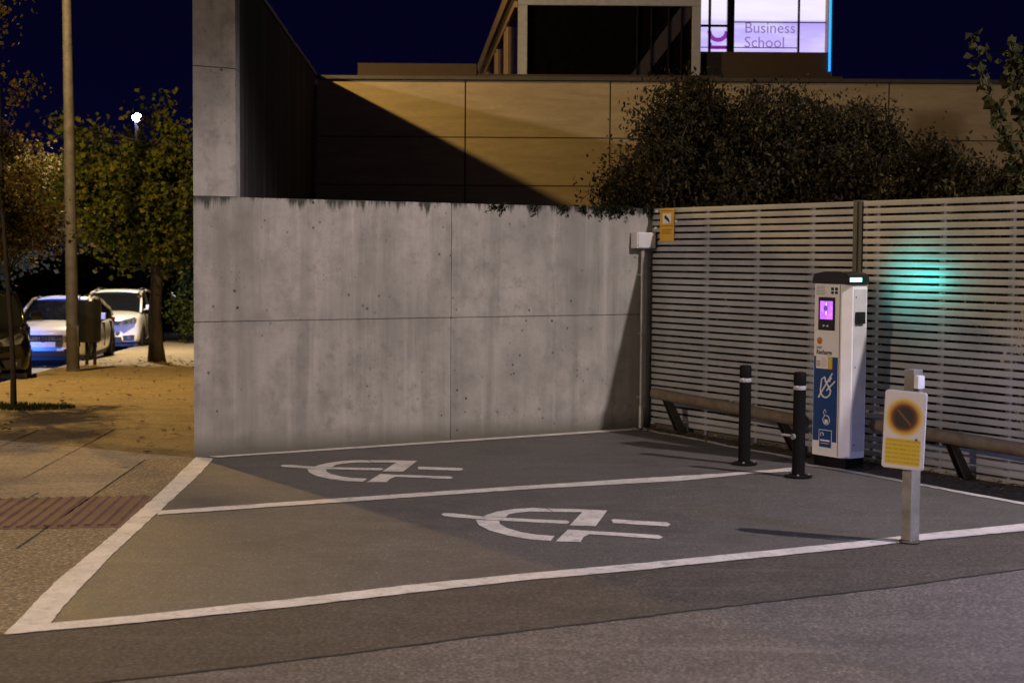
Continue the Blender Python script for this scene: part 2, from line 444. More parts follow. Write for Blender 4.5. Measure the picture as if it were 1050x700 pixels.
ws = [random.uniform(0.018, 0.036) for _ in jj]
strip(bm, [p+dd*w_*0.5 for p, w_ in zip(jj, ws)], [p-dd*w_*0.5 for p, w_ in zip(jj, ws)], 0.006)
obj('road_joint', bm, M['joint'], kind='structure')

# coated surface of the two bays
bm = B()
poly(bm, [FP(0.02, 5.30), FP(0.02, 0.02), FP(6.2, 0.6), FP(9.5, 0.9), FP(11, -1.5)+Vector((0, 0, 0)), G(1049, 541), G(878, 560), G(700, 577), G(540, 592), G(300, 619), G(50, 645), G(109, 556), G(205, 471)], 0.003)
obj('parking_bay_surface', bm, M['bay'], kind='structure')
# dirt strip between the bay edge and the fence
bm = B()
e1 = [G(*p) for p in [(646, 437.5), (680, 444.5), (700, 448.3), (730, 454), (768, 462), (797, 467), (813, 471), (846, 480.5), (950, 498.5), (1001, 508), (1050, 516.5)]]
e1.append(ext(e1[-2], e1[-1], 6))
n = 60; e1r = resample(e1, n, 0.004)
e2r = [FP(max(0.02, (p-CORNER).dot(S_)), -0.6) for p in e1r]
strip(bm, e1r, e2r, 0.006)
obj('dirt_strip', bm, M['soil'], kind='structure')
bm = B()
poly(bm, [FP(-0.28, -0.02), FP(8, -0.02), FP(8, -3.4), FP(-0.28, -3.4)][::-1], 0.004)
obj('gap_dark_sheet', bm, M['gapdark'], kind='structure')  # dark sheet added behind the fence to keep the slat gaps dark
# dry leaves and grit lying on it and along the wall foot
def scatter_leaves(name, pts, size, mat, z=0.02):
    bm = B()
    for p in pts:
        a = random.uniform(0, 6.28); s = size*random.uniform(0.5, 1.3)
        u = Vector((math.cos(a), math.sin(a), random.uniform(-.4, .4)))*s; v = Vector((-math.sin(a), math.cos(a), random.uniform(-.4, .4)))*s*0.55
        c = Vector(p)+Vector((0, 0, z+abs(u.z)+abs(v.z)))
        bm.faces.new([bm.verts.new(q) for q in (c-u, c+v, c+u*1.1, c-v)])
    return obj(name, bm, mat, kind='stuff')
def mat_leaf(name, cols, rough=0.6, trans=0.25):
    m = NT(name); g = m.n('ShaderNodeNewGeometry')
    c = m.ramp(g.outputs['Random Per Island'], [(i/(len(cols)-1), c) for i, c in enumerate(cols)])
    m.base(c); m.set(Roughness=rough+0.15); m.b.inputs['Specular IOR Level'].default_value = 0.15
    tr = m.n('ShaderNodeBsdfTranslucent'); m.l(c, tr.inputs['Color']); mx = m.n('ShaderNodeMixShader'); mx.inputs[0].default_value = trans
    m.l(m.b.outputs[0], mx.inputs[1]); m.l(tr.outputs[0], mx.inputs[2])
    m.l(mx.outputs[0], m.t.nodes['Material Output'].inputs['Surface']); return m.m
M['litter'] = mat_leaf('leaf litter', [(0.10, 0.06, 0.02), (0.22, 0.13, 0.05), (0.06, 0.04, 0.02), (0.30, 0.2, 0.08)])
pts = [FP(random.uniform(0.05, 6.5), random.gauss(0.12, 0.16)) for _ in range(900)]
scatter_leaves('leaf_litter', pts, 0.022, M['litter'])
pts = []
while len(pts) < 320:
    x = random.uniform(-8.5, -3.4); y = random.uniform(14.5, 34)
    if x > kx(y)+0.3: pts.append(Vector((x, y, gz(x, y))))
pts += [Vector((random.gauss(-7.4, 0.8), random.gauss(32, 1.0), gz(0, 32))) for _ in range(250)]
scatter_leaves('fallen_leaves', pts, 0.04, M['litter'], 0.004)

# ------------------------------------------------------------------ painted markings
def pline(name, top, bot, z=0.007, n=90, jit=0.005):
    bm = B(); strip(bm, resample(top, n, jit), resample(bot, n, jit), z)
    return obj(name, bm, M['paint'], kind='structure')
pline('bay_line', [G(*p) for p in [(201, 469), (160, 509), (109, 554), (57, 597), (4, 651)]],
      [G(*p) for p in [(219, 470.5), (200, 491), (164, 524), (114, 570), (71, 616), (47, 645)]])
pline('bay_line', [G(*p) for p in [(50, 640), (150, 631), (230, 622), (300, 615), (420, 600.5), (547, 588), (660, 578), (700, 574), (878, 556), (923, 550.5), (1049, 537.5)]]+[G(1049, 537.5)+Vector((1.6, .55, 0))],
      [G(*p) for p in [(5, 651.5), (50, 647.5), (150, 638.5), (300, 623), (420, 609), (540, 595.5), (660, 585), (700, 580.5), (878, 562.6), (923, 557), (1049, 545)]]+[G(1049, 545)+Vector((1.6, .55, 0))], z=0.0085, n=130)
pline('bay_line', [G(*p) for p in [(163, 524.5), (350, 511.4), (536, 498.7), (699, 488.3), (740, 486), (786, 482.5), (812, 480)]],
      [G(*p) for p in [(161, 528.5), (350, 515.5), (536, 502.5), (699, 493.4), (740, 489.4), (770, 486.3), (811, 484)]], z=0.0085)
pline('bay_line', [FP(0.03, 5.2), FP(0.03, 0.1)], [FP(0.14, 5.15), FP(0.17, 3), FP(0.19, 0.2)], z=0.0085)
top = [G(*p) for p in [(648, 437.4), (680, 444), (700, 447.4), (730, 453), (747, 457), (768, 461), (797, 465.6), (813, 469), (830, 476.5), (862, 481), (950, 497.2), (1001, 507), (1050, 515.8)]]
top.append(ext(top[-2], top[-1], 1.5))
pline('bay_line', top, [p+N_*0.09+S_*0.02 for p in top], z=0.0085)

# plug symbols (measured on the near one; the far one is the same stencil)
def Z8(x, y): return (440+x/4.038, 510+y/4.038)
S1 = {
 'bar': [(50,72),(62,67),(100,68),(200,79),(320,87),(450,93),(570,98),(582,104),(572,111),(450,106),(320,99),(200,92),(110,84),(62,79)],
 'arc_top': [(212,84),(245,72),(280,61),(350,50),(430,45.5),(482,48),(512,62),(420,60),(360,66),(330,72),(316,85),(260,82)],
 'arc_bot': [(193,95),(240,96),(290,99),(292,112),(322,129),(380,146),(440,156),(520,162),(503,182),(420,176),(330,161),(250,139),(205,116)],
 'plug_top': [(490,48),(600,50),(738,56),(690,121),(582,118),(634,63),(515,62)],
 'prong_top': [(755,95),(765,92),(870,99),(985,105),(1000,114),(988,122),(870,115),(762,108)],
 'plug_bot': [(575,135),(655,140),(800,149),(950,158),(968,167),(952,174),(800,163),(662,154),(640,166),(627,187),(525,184)],
}
def sn(P): r = P-CORNER; return (r.dot(S_), r.dot(N_))
def symbol(fn):
    bm = B()
    for k, pts in S1.items(): poly(bm, [fn(sn(G(*Z8(*p)))) for p in pts], 0.007)
    return obj('plug_symbol', bm, M['paint'], kind='structure')
symbol(lambda q: FP(q[0], q[1]))
# far stencil: affine fit through three matched points of the two markings
P1 = [sn(G(*p)) for p in ((453, 528), (687, 538), (570, 553))]
P2 = [sn(G(*p)) for p in ((288, 478), (475, 481.5), (377, 493))]
Am = np.array([[*p, 1] for p in P1]); Bx = np.linalg.solve(Am, np.array(P2))
symbol(lambda q: FP(*(np.array([q[0], q[1], 1]) @ Bx)))

# ------------------------------------------------------------------ concrete wall
t = thing('concrete_wall', 'long low cast concrete wall with a dark mossy top edge behind the parking bays', 'wall', CORNER, FA)
g = 0.003
for (a, b, z0, z1) in ((5.33, 2.575+g, -0.4, 1.2625-.0022), (2.575-g, 0.0, -0.4, 1.262-.0022), (5.33, 2.575+g, 1.262+.0022, 2.43), (2.575-g, 0.0, 1.262+.0022, 2.43)):
    bm = B(); k = 0.27 if a > 5 else 0.0
    prism(bm, [(0, -a), (0, -b), (-0.30, -b), (-0.30, -a+k)], z0, z1, bev=0.005)
    obj('wall_panel', bm, M['wall'], t)
bm = B(); prism(bm, [(-0.03, -5.29), (-0.03, -0.02), (-0.27, -0.02), (-0.27, -5.05)], -0.3, 2.41)
obj('wall_core', bm, M['dark'], t)
# side wall with tall end pier, running straight back
t = thing('side_wall', 'tall concrete side wall with pale front pier and black streaked face', 'wall', (0, 0, 0))
p0 = FP(0, 5.33); p1 = FP(0, 4.915)
bm = B(); bz = 2.434
prism(bm, [(p0.x, p0.y), (p1.x, p1.y), (p1.x-0.01, p1.y+0.30), (p0.x-0.03, p0.y+0.36)], bz, 3.62)
prism(bm, [(p0.x, p0.y), (p1.x, p1.y), (p1.x-0.01, p1.y+0.30), (p0.x-0.03, p0.y+0.36)], 3.627, 5.6)
obj('pier', bm, M['pier'], t)
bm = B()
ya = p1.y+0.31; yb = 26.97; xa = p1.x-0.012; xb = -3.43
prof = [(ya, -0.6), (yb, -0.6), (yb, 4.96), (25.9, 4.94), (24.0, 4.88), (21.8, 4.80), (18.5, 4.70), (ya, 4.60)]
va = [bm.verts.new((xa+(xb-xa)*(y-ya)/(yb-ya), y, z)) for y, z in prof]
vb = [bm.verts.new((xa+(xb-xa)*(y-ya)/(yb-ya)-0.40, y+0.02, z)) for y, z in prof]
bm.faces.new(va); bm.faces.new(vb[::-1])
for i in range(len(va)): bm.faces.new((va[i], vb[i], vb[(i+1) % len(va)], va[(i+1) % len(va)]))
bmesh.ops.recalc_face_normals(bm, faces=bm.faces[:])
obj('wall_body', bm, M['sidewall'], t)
bm = B()   # metal coping along its top
prof2 = [p for p in prof[2:]]
for i in range(len(prof2)-1):
    (ya_, za_), (yb_, zb_) = prof2[i], prof2[i+1]
    xx = lambda y: xa+(xb-xa)*(y-ya)/(yb-ya)
    q = [(xx(ya_)+0.03, ya_, za_+0.003), (xx(yb_)+0.03, yb_, zb_+0.003), (xx(yb_)-0.43, yb_, zb_+0.003), (xx(ya_)-0.43, ya_, za_+0.003)]
    lo = [bm.verts.new(v) for v in q]; hi = [bm.verts.new((v[0], v[1], v[2]+0.05)) for v in q]
    bm.faces.new(hi); bm.faces.new(lo[::-1])
    for k in range(4): bm.faces.new((lo[k], lo[(k+1) % 4], hi[(k+1) % 4], hi[k]))
bmesh.ops.recalc_face_normals(bm, faces=bm.faces[:])
obj('coping', bm, M['fpost'], t)

# ------------------------------------------------------------------ clad building behind
t = thing('clad_building', 'low flat roofed building clad in tan rectangular panels behind the hedge', 'building', (2, 27, 0))
def lb(x0, x1, y0, y1, z0, z1, bev=0, bm=None):
    box(bm, x0-2, x1-2, y0-27, y1-27, z0, z1, bev)
bm = B(); lb(-3.43, 20, 27.03, 29.9, -0.9, 4.85, bm=bm); obj('wall', bm, M['dark'], t)
KX = 27/21
xs = [v*KX for v in (-2.66, -0.65, 1.30, 3.19, 5.05, 6.95, 8.85, 10.75, 12.65, 14.5)]
zs = [-0.8, 0.6, 1.45, 2.28, 3.11, 3.94, 4.92]
bm = B()
for i in range(len(xs)-1):
    for j in range(len(zs)-1):
        lb(xs[i]+0.012, xs[i+1]-0.012, 27.0+random.uniform(-.002, .002), 27.02, zs[j]+0.009, zs[j+1]-0.009, 0.002, bm)
obj('cladding', bm, M['clad'], t)
bm = B(); lb(-3.45, 20.1, 26.94, 27.3, 4.923, 4.985, 0.004, bm); obj('coping', bm, M['fpost'], t)
bm = B(); lb(-3.4, 20, 27.31, 29.9, 4.87, 4.93, bm=bm); obj('roof', bm, M['fpost'], t)
t = thing('floodlight', 'small pale floodlight on the dark wall corner below the coping', 'lamp', at(322, 85, 26.9))
bm = B(); box(bm, -0.06, 0.06, -0.08, 0.0, -0.04, 0.06, 0.012); obj('lamp_housing', bm, M['offwhite'], t)
bm = B(); box(bm, -0.015, 0.015, -0.03, 0.09, -0.13, -0.042, 0.003); obj('bracket', bm, M['fpost'], t)

# ------------------------------------------------------------------ upper building with glazed front and lit display
M['frame'] = simple('white steel frame', (0.32, 0.36, 0.52), 0.5)
M['fascia'] = simple('brown fascia', (0.30, 0.22, 0.15), 0.6)
M['glassd'] = simple('dark window glass', (0.003, 0.003, 0.004), 0.15, var=0.3)
M['glassd'].node_tree.nodes['Principled BSDF'].inputs['Specular IOR Level'].default_value = 0.12
M['parapet'] = simple('dark brown parapet', (0.05, 0.035, 0.03), 0.8)
def mat_screen():
    m = NT('lit display')
    sep = m.n('ShaderNodeSeparateXYZ'); m.l(m.co(), sep.inputs[0])
    base = m.ramp(m.math('MULTIPLY', m.math('SUBTRACT', sep.outputs[2], 5.8), 0.7), [(0.0, (0.62, 0.50, 1.0)), (0.35, (0.55, 0.46, 1.0)), (0.47, (0.46, 0.36, 0.95)), (0.52, (0.88, 0.80, 1.0)), (1.0, (0.95, 0.90, 1.0))])
    nz = m.noise(1.0, 2, vec=m.co((0.6, 1, 3)))
    col = m.mix(m.ramp(nz, [(0.45, 0.0), (0.65, 0.5)]), base, (1, 0.95, 1))
    m.base((0.02, 0.02, 0.02)); m.l(col, m.b.inputs['Emission Color']); m.set(Emission_Strength=1.0); return m.m
M['screen'] = mat_screen()
M['glyph'] = emit('purple lit letter', (0.30, 0.04, 0.48), 0.75)
M['text'] = emit('violet lettering', (0.30, 0.20, 0.58), 0.8)
M['neon'] = emit('blue light strip', (0.02, 0.35, 1.0), 1.5)
t = thing('office_building', 'glazed upper building with white portal frame and a bright violet display window', 'building', (3, 30, 0))
def ob(x0, x1, y0, y1, z0, z1, bev=0, bm=None): box(bm, x0-3, x1-3, y0-30, y1-30, z0, z1, bev)
bm = B(); ob(-3.0, -0.72, 30.0, 40, 3.0, 5.57, bm=bm); ob(-0.70, 6.3, 29.93, 50, 3.0, 5.37, bm=bm); obj('podium', bm, M['parapet'], t)
bm = B()
ob(0.07, 0.25, 30, 30.2, 5.373, 6.69, 0.004, bm); ob(3.42, 3.58, 30, 30.2, 5.373, 6.69, 0.004, bm); ob(0.07, 3.58, 30, 30.2, 6.695, 6.86, 0.004, bm)
obj('portal_frame', bm, M['frame'], t)
bm = B(); ob(0.25, 3.42, 30.12, 30.14, 5.373, 6.69, bm=bm); obj('window', bm, M['glassd'], t)
bm = B()
prism(bm, [(0.6, 5.38), (1.1, 5.38), (3.1, 6.69), (2.75, 6.69)], 0.13-0.35, 0.115-0.02, axis='y')
for v in bm.verts: v.co.x -= 3-0.3
bmesh.ops.delete(bm, geom=bm.verts[:], context='VERTS')
# interior stair seen as a slanted slab just behind the panes
prism(bm, [(-0.75, 5.38), (-0.45, 5.38), (0.40, 6.5), (0.40, 6.69), (0.20, 6.69)], 0.105, 0.118, axis='y')
obj('stair', bm, simple('stair soffit', (0.018, 0.014, 0.04), 0.7), t)
for xm in (2.35, 2.62, 2.95, 3.2):
    bm = B(); ob(xm, xm+0.03, 30.07, 30.11, 5.373, 6.69, bm=bm); obj('mullion', bm, M['gloss'], t)
# receding left side: fascias and glass
sd0 = Vector((0.06, 30.1)); sd1 = Vector((-1.05, 46))
def side(bm, z0, z1, off, th=0.06, a=0.0, b=1.0):
    q0 = sd0.lerp(sd1, a); q1 = sd0.lerp(sd1, b); nn = Vector((-1, -0.07)).normalized()
    P = [q0+nn*off, q1+nn*off, q1+nn*(off-th), q0+nn*(off-th)]
    prism(bm, [(p.x-3, p.y-30) for p in P], z0, z1)
for q_ in ((7.02, 7.30, 0.10), (6.662, 6.778, 0.06)):
    bm = B(); side(bm, *q_); obj('fascia', bm, M['fascia'], t)
bm = B(); side(bm, 5.373, 6.66, 0.0, 0.03); obj('window', bm, M['glassd'], t)
bm = B(); side(bm, 6.78, 7.02, 0.03, 0.03); obj('soffit', bm, M['parapet'], t)
for k in (0.16, 0.2, 0.38, 0.42, 0.66, 0.7):
    bm = B(); side(bm, 5.373, 6.66, 0.05, 0.045, k, k+0.012); obj('mullion', bm, M['fascia'], t)
bm = B(); ob(-0.2, 3.6, 30.02, 46, 6.862, 7.34, bm=bm)
bmesh.ops.delete(bm, geom=bm.verts[:], context='VERTS')
prism(bm, [(0.06-3, 0.0), (3.58-3, 0.0), (3.58-3, 16), (-1.05-3, 16)], 6.87, 7.36); obj('roof', bm, M['parapet'], t)
# display window
sc_ = thing  # (display belongs to the building: parts below)
bm = B(); ob(3.585, 6.07, 30.55, 30.6, 5.78, 8.2, bm=bm)
scr = obj('display', bm, M['screen'], t)
for v in scr.data.vertices: pass
for q_ in ((3.78, 3.83, 30.46, 30.52, 5.8, 8.2), (5.52, 5.56, 30.46, 30.52, 5.8, 8.2), (3.585, 4.15, 30.46, 30.51, 6.37, 6.415), (4.14, 4.28, 30.42, 30.53, 5.8, 8.2), (4.28, 6.07, 30.47, 30.5, 6.46, 6.48), (3.585, 5.52, 30.47, 30.5, 5.97, 5.985)):
    bm = B(); ob(*q_, bm=bm); obj('mullion', bm, M['gloss'], t)
bm = B(); ob(3.585, 6.12, 30.25, 30.45, 5.373, 5.865, bm=bm); obj('parapet', bm, M['parapet'], t)
bm = B(); ob(6.085, 6.12, 30.2, 30.26, 5.50, 8.2, bm=bm); obj('light_strip', bm, M['neon'], t)
bm = B(); ob(6.07, 6.16, 30.27, 30.6, 5.373, 8.2, bm=bm); obj('corner_trim', bm, M['fascia'], t)
def text(name, body, size, mat, parent, loc, rot=(math.pi/2, 0, 0), ext=0.002, align='LEFT', bold=0.0, sx=1.0):
    cu = bpy.data.curves.new(name, 'FONT'); cu.body = body; cu.size = size; cu.extrude = ext; cu.align_x = align; cu.offset = bold
    cu.resolution_u = 3
    o = bpy.data.objects.new('tmp', cu); COL.objects.link(o)
    bpy.context.view_layer.update()
    me = bpy.data.meshes.new_from_object(o.evaluated_get(bpy.context.evaluated_depsgraph_get()))
    bpy.data.objects.remove(o); bpy.data.curves.remove(cu)
    me.name = name; me.materials.clear(); me.materials.append(mat)
    r = bpy.data.objects.new(name, me); link(r, parent); r.location = loc; r.rotation_euler = rot; r.scale = (sx, 1, 1)
    return r
text('lettering', 'Business', 0.30, M['text'], t, (4.49-3, 30.54-30, 6.27), sx=0.98)
text('lettering', 'School', 0.30, M['text'], t, (4.49-3, 30.54-30, 5.99), sx=0.98)
bm = B()
ob(3.64, 3.73, 30.53, 30.545, 5.93, 6.34, bm=bm)
lathe(bm, [(0.13, 0.53), (0.21, 0.53), (0.21, 0.545), (0.13, 0.545)], 28, c=(3.98-3, 0, 6.30), axis='y')
bmesh.ops.delete(bm, geom=[v for v in bm.verts if v.co.z > 6.31 and v.co.x > 0.72], context='VERTS')
ob(3.80, 4.17, 30.53, 30.545, 5.95, 6.02, bm=bm); ob(3.80, 3.86, 30.53, 30.545, 6.02, 6.07, bm=bm)
obj('emblem', bm, M['glyph'], t)

# ------------------------------------------------------------------ slatted fence
t = thing('slatted_fence', 'pale horizontal slat fence with a dark post, right of the concrete wall', 'fence', CORNER, FA)
def slats(s0, s1, zlo):
    bm = B(); z = 2.43
    while z-0.05 > zlo:
        h = 0.0475
        y0 = 0.0
        box(bm, s0, s1, -0.016+random.uniform(-.0015, .0015), 0.010, z-h, z, 0.002)
        z -= 0.0702
    return bm
obj('slat_panel', slats(0.012, 3.10, 0.03), M['slat'], t, smooth=True)
obj('slat_panel', slats(3.23, 7.6, -0.02), M['slat'], t, smooth=True)
bm = B(); box(bm, 3.11, 3.165, -0.03, 0.07, -0.1, 2.44, 0.003); box(bm, 3.167, 3.22, -0.022, 0.05, -0.1, 2.435, 0.003); obj('post', bm, M['fpost'], t)
for s in (0.9, 1.7, 2.5, 3.36, 4.16, 4.92, 5.8, 6.8):
    bm = B(); box(bm, s-0.02, s+0.02, 0.013, 0.053, 0.0, 2.40, 0.003); obj('rear_support', bm, M['fback'], t)
bm = B(); box(bm, 0.0, 7.7, 0.065, 0.16, -0.3, 0.10, 0.01); obj('kerb_base', bm, simple('fence footing', (0.10, 0.09, 0.075), 0.9, bump=0.3), t)

# surveillance notice on the fence
t = thing('camera_notice', 'small orange yellow surveillance notice fixed near the top left of the fence', 'sign', FP(0.285, 0.022, 2.07), FA)
bm = B(); box(bm, -0.125, 0.125, -0.004, 0.0, 0.0, 0.355, 0.0015); obj('plate', bm, M['yellow'], t)
bm = B(); box(bm, -0.075, 0.075, -0.006, -0.0045, 0.19, 0.30); obj('pictogram_panel', bm, M['white'], t)
bm = B()
prism(bm, [(-0.045, 0.265), (-0.025, 0.285), (0.025, 0.25), (0.048, 0.215), (0.03, 0.212), (0.012, 0.222), (-0.03, 0.24)], -0.009, -0.007, axis='y')
prism(bm, [(0.03, 0.212), (0.05, 0.212), (0.05, 0.202), (0.03, 0.202)], -0.009, -0.007, axis='y'); obj('camera_pictogram', bm, M['ink'], t)
npm = simple('notice print', (0.25, 0.12, 0.02), 0.6)
for z, a, b in ((0.33, -0.1, 0.1), (0.165, -0.11, 0.11), (0.125, -0.09, 0.09), (0.105, -0.09, 0.07), (0.085, -0.09, 0.08)):
    bm = B(); box(bm, a, b, -0.006, -0.0045, z-0.004, z+0.004); obj('print_line', bm, npm, t)
for (x_, z_) in ((-0.19, 0.33), (0.16, 0.215), (-0.2, 0.145)):
    bm = B(); box(bm, x_-0.02, x_+0.02, -0.006, -0.001, z_-0.012, z_+0.012); obj('sticker_residue', bm, M['white'], t)

# junction box and conduit on the wall
t = thing('junction_box', 'grey wall cabinet with steel conduit running down at the wall corner', 'electrical box', FP(0, 0.17, 0), FA)
# local: x = s (out of the wall), y = -n
bm = B(); box(bm, 0.004, 0.115, -0.135, 0.125, 1.99, 2.165, 0.008); obj('cabinet', bm, M['offwhite'], t)
bm = B(); box(bm, 0.116, 0.124, -0.12, 0.11, 2.0, 2.155, 0.003); obj('cover', bm, M['offwhite'], t)
bm = B(); tube(bm, [(0.045, 0, 1.988), (0.045, 0, 0.03)], 0.021, 14); obj('conduit', bm, M['galv'], t, smooth=True)
for z in (1.7, 1.05, 0.35):
    bm = B(); lathe(bm, [(0.026, z-0.015), (0.027, z), (0.026, z+0.015)], 14, c=(0.045, 0, 0)); box(bm, 0.001, 0.03, -0.035, 0.035, z-0.01, z+0.01, 0.002); obj('clamp', bm, M['galv'], t)
bm = B(); lathe(bm, [(0.028, 0.0), (0.028, 0.25), (0.023, 0.26)], 14, c=(0.045, 0, 0)); obj('sleeve', bm, M['galv'], t, smooth=True)

# ------------------------------------------------------------------ guard rails
def guard_rail(label, s0, s1, n0, zc0, zc1, legs, r=0.06):
    t = thing('guard_rail', label, 'guard rail', FP(s0, n0, 0), FA, 'low round guard rails in front of the fence')
    bm = B(); m_ = 14; pts = [((s1-s0)*k/m_, random.uniform(-.004, .004), zc0+(zc1-zc0)*k/m_) for k in range(m_+1)]
    tube(bm, [(-0.02, 0, zc0)]+pts+[(s1-s0+0.02, 0, zc1)], [r*0.8]+[r*random.uniform(0.97, 1.03) for _ in pts]+[r*0.8], 18)
    obj('rail', bm, M['rail'], t, smooth=True)
    for (a) in legs:
        z = zc0+(zc1-zc0)*a/(s1-s0)-r*0.75
        bm = B()
        # leg leans back towards the fence
        prof = [(0.035, z), (-0.045, z), (0.16, -0.02), (0.28, -0.02)]
        prism(bm, prof, a-0.035, a-0.026, axis='x'); prism(bm, [(0.035, z), (0.02, z), (0.26, -0.02), (0.28, -0.02)], a-0.025, a+0.026, axis='x')
        prism(bm, prof, a+0.027, a+0.036, axis='x')
        obj('leg', bm, M['raill'], t)
    return t
guard_rail('short round guard rail behind the two black bollards, left of the charger', 0.46, 2.78, 0.30, 0.43, 0.345, (0.22, 2.02))
guard_rail('round guard rail running right from behind the no parking sign post', 3.70, 7.4, 0.30, 0.40, 0.30, (0.9, 2.9))

# ------------------------------------------------------------------ bollards
def bollard():
    t = thing('bollard', '', 'bollard', (0, 0, 0), FA, 'black bollards in front of the charger')
    bm = B(); lathe(bm, [(0.056, 0.012), (0.054, 0.70), (0.054, 0.80), (0.054, 0.905), (0.048, 0.915), (0.03, 0.918)], 28); obj('post', bm, M['blackp'], t, smooth=True)
    bm = B(); lathe(bm, [(0.0552, 0.765), (0.0558, 0.768), (0.0558, 0.797), (0.0552, 0.80)], 28); obj('reflective_band', bm, M['band'], t, smooth=True)
    bm = B(); lathe(bm, [(0.12, 0.012), (0.12, 0.019), (0.105, 0.025), (0.06, 0.03)], 28); obj('base_plate', bm, M['blackp'], t, smooth=True)
    for a in (0.8, 2.4, 3.9, 5.5):
        bm = B(); lathe(bm, [(0.011, 0.024), (0.011, 0.036), (0.006, 0.039)], 6, c=(0.088*math.cos(a), 0.088*math.sin(a), 0)); obj('bolt', bm, M['galv'], t)
    return t
b1 = bollard(); b1.location = G(763, 476.5); b1['label'] = 'black round bollard, the one farther from the charger, rail behind it'
b2 = b1.copy(); COL.objects.link(b2); b2.location = G(818.5, 489.5); b2['label'] = 'black round bollard right beside the charger, small ring on its side'
for ch in list(b1.children):
    c = ch.copy(); COL.objects.link(c); c.parent = b2
bm = B(); a = [(-0.055-0.0, -0.02, 0.37), (-0.10, -0.04, 0.372), (-0.13, -0.05, 0.37)]
tube(bm, [(-0.03, -0.07, 0.365), (-0.09, -0.09, 0.37), (-0.11, -0.10, 0.365)], 0.012, 8)
lathe(bm, [(0.018, -0.075), (0.026, -0.075), (0.026, -0.060), (0.018, -0.060)], 12, c=(0.0, 0, 0.36), axis='y'); obj('padlock_ring', bm, M['galv'], b2)

# ------------------------------------------------------------------ charging post
t = thing('charging_station', 'white and blue electric car charging post with black cap and violet screen', 'charger', FP(3.42, 0.47, 0), FA)
CH = t; hw = 0.212; hd = 0.118
bm = B(); box(bm, -0.20, 0.21, -hd+0.01, hd, 0.0, 0.10, 0.01); obj('plinth', bm, M['blackp'], t)
bm = B()   # main shell: chamfered front right corner
prism(bm, [(-hw, -hd), (hw-0.075, -hd), (hw, -hd+0.055), (hw, hd), (-hw, hd)], 0.10, 1.665, bev=0.004); obj('housing', bm, M['white'], t)
bm = B(); box(bm, hw-0.10, hw-0.094, -hd-0.002, -hd-0.0005, 0.11, 1.66); obj('seam', bm, M['ink'], t)
bm = B()   # recess on the right side
box(bm, hw-0.003, hw+0.003, -0.045, hd-0.01, 0.16, 1.62, 0.001); obj('side_panel', bm, M['offwhite'], t)
bm = B()
prof = [(-0.235, 1.668), (-0.235, 1.70), (-0.225, 1.735), (-0.19, 1.76), (-0.08, 1.778), (0.08, 1.78), (0.19, 1.765), (0.225, 1.74), (0.235, 1.70), (0.235, 1.668)]
prism(bm, prof, -hd-0.02, hd+0.01, axis='y', bev=0.01); obj('cap', bm, M['gloss'], t, smooth=True)
bm = B(); box(bm, 0.2355, 0.243, -0.12, 0.02, 1.688, 1.725, 0.003)
obj('status_light', bm, emit('cyan status light', (0.25, 1.0, 0.85), 4.0), t)
fy = -hd
def fp(x0, x1, z0, z1, name, mat, d=0.004, d0=0.0005, bev=0.0):
    bm = B(); box(bm, x0, x1, fy-d, fy-d0, z0, z1, bev); return obj(name, bm, mat, t)
fp(-0.150, 0.055, 1.245, 1.545, 'display_bezel', M['gloss'], 0.012, 0.0005, 0.004)
m = NT('violet touch screen')
c = m.ramp(m.noise(14, 3), [(0.3, (0.42, 0.10, 0.95)), (0.7, (0.80, 0.22, 0.95))])
m.base((0.02, 0.02, 0.02)); m.l(c, m.b.inputs['Emission Color']); m.set(Emission_Strength=1.3)
fp(-0.125, 0.035, 1.345, 1.51, 'screen', m.m, 0.0145, 0.0125)
bm = B(); box(bm, -0.049, -0.043, fy-0.0165, fy-0.015, 1.385, 1.495); obj('screen_icon', bm, emit('white screen icon', (1, 0.9, 1), 1.6), t)
bm = B(); lathe(bm, [(0.018, fy-0.0168), (0.026, fy-0.0168), (0.026, fy-0.0152), (0.018, fy-0.0152)], 16, c=(-0.052, 0, 1.445), axis='y'); obj('screen_icon', bm, emit('dark blue screen icon', (0.08, 0.08, 0.45), 1.0), t)
bm = B()
prism(bm, [(-0.085, 1.275), (-0.085, 1.298), (-0.055, 1.287)], fy-0.0145, fy-0.0125, axis='y')
prism(bm, [(-0.02, 1.275), (-0.02, 1.298), (-0.045, 1.287)], fy-0.0145, fy-0.0125, axis='y'); obj('reader_symbol', bm, M['white'], t)
fp(-0.205, 0.10, 0.235, 1.005, 'blue_panel', M['blue'], 0.003)
# information print on the head, stickers
bm = B()
for k in range(6):
    box(bm, -0.19, -0.19+random.uniform(0.10, 0.15), fy-0.002, fy-0.0005, 1.64-k*0.014, 1.643-k*0.014)
obj('instruction_print', bm, M['navy'], t)
bm = B()
for x0 in (0.0, 0.05):
    for i in range(2):
        box(bm, x0, x0+0.034, fy-0.002, fy-0.0005, 1.575+i*0.033, 1.575+i*0.033+0.026)
obj('pictogram', bm, M['navy'], t)
bm = B()  # scallop emblem
pts = [(0.036*math.cos(a)*(1.0 if k % 2 else 0.9), 0.036*math.sin(a)*(1.0 if k % 2 else 0.9)) for k, a in enumerate([math.pi*(0.0+i/13) for i in range(14)])]
prism(bm, [(x_-0.135, z_+1.145) for x_, z_ in [(-0.02, -0.028), (0.02, -0.028)]+pts], fy-0.004, fy-0.0005, axis='y'); obj('emblem', bm, M['orange'], t)
bm = B()
for a in (0.5, 1.05, 1.57, 2.1, 2.64):
    tube(bm, [(-0.135, fy-0.0045, 1.122), (-0.135+0.03*math.cos(a), fy-0.0045, 1.145+0.028*math.sin(a))], 0.0016, 4)
obj('emblem_rib', bm, M['red'], t)
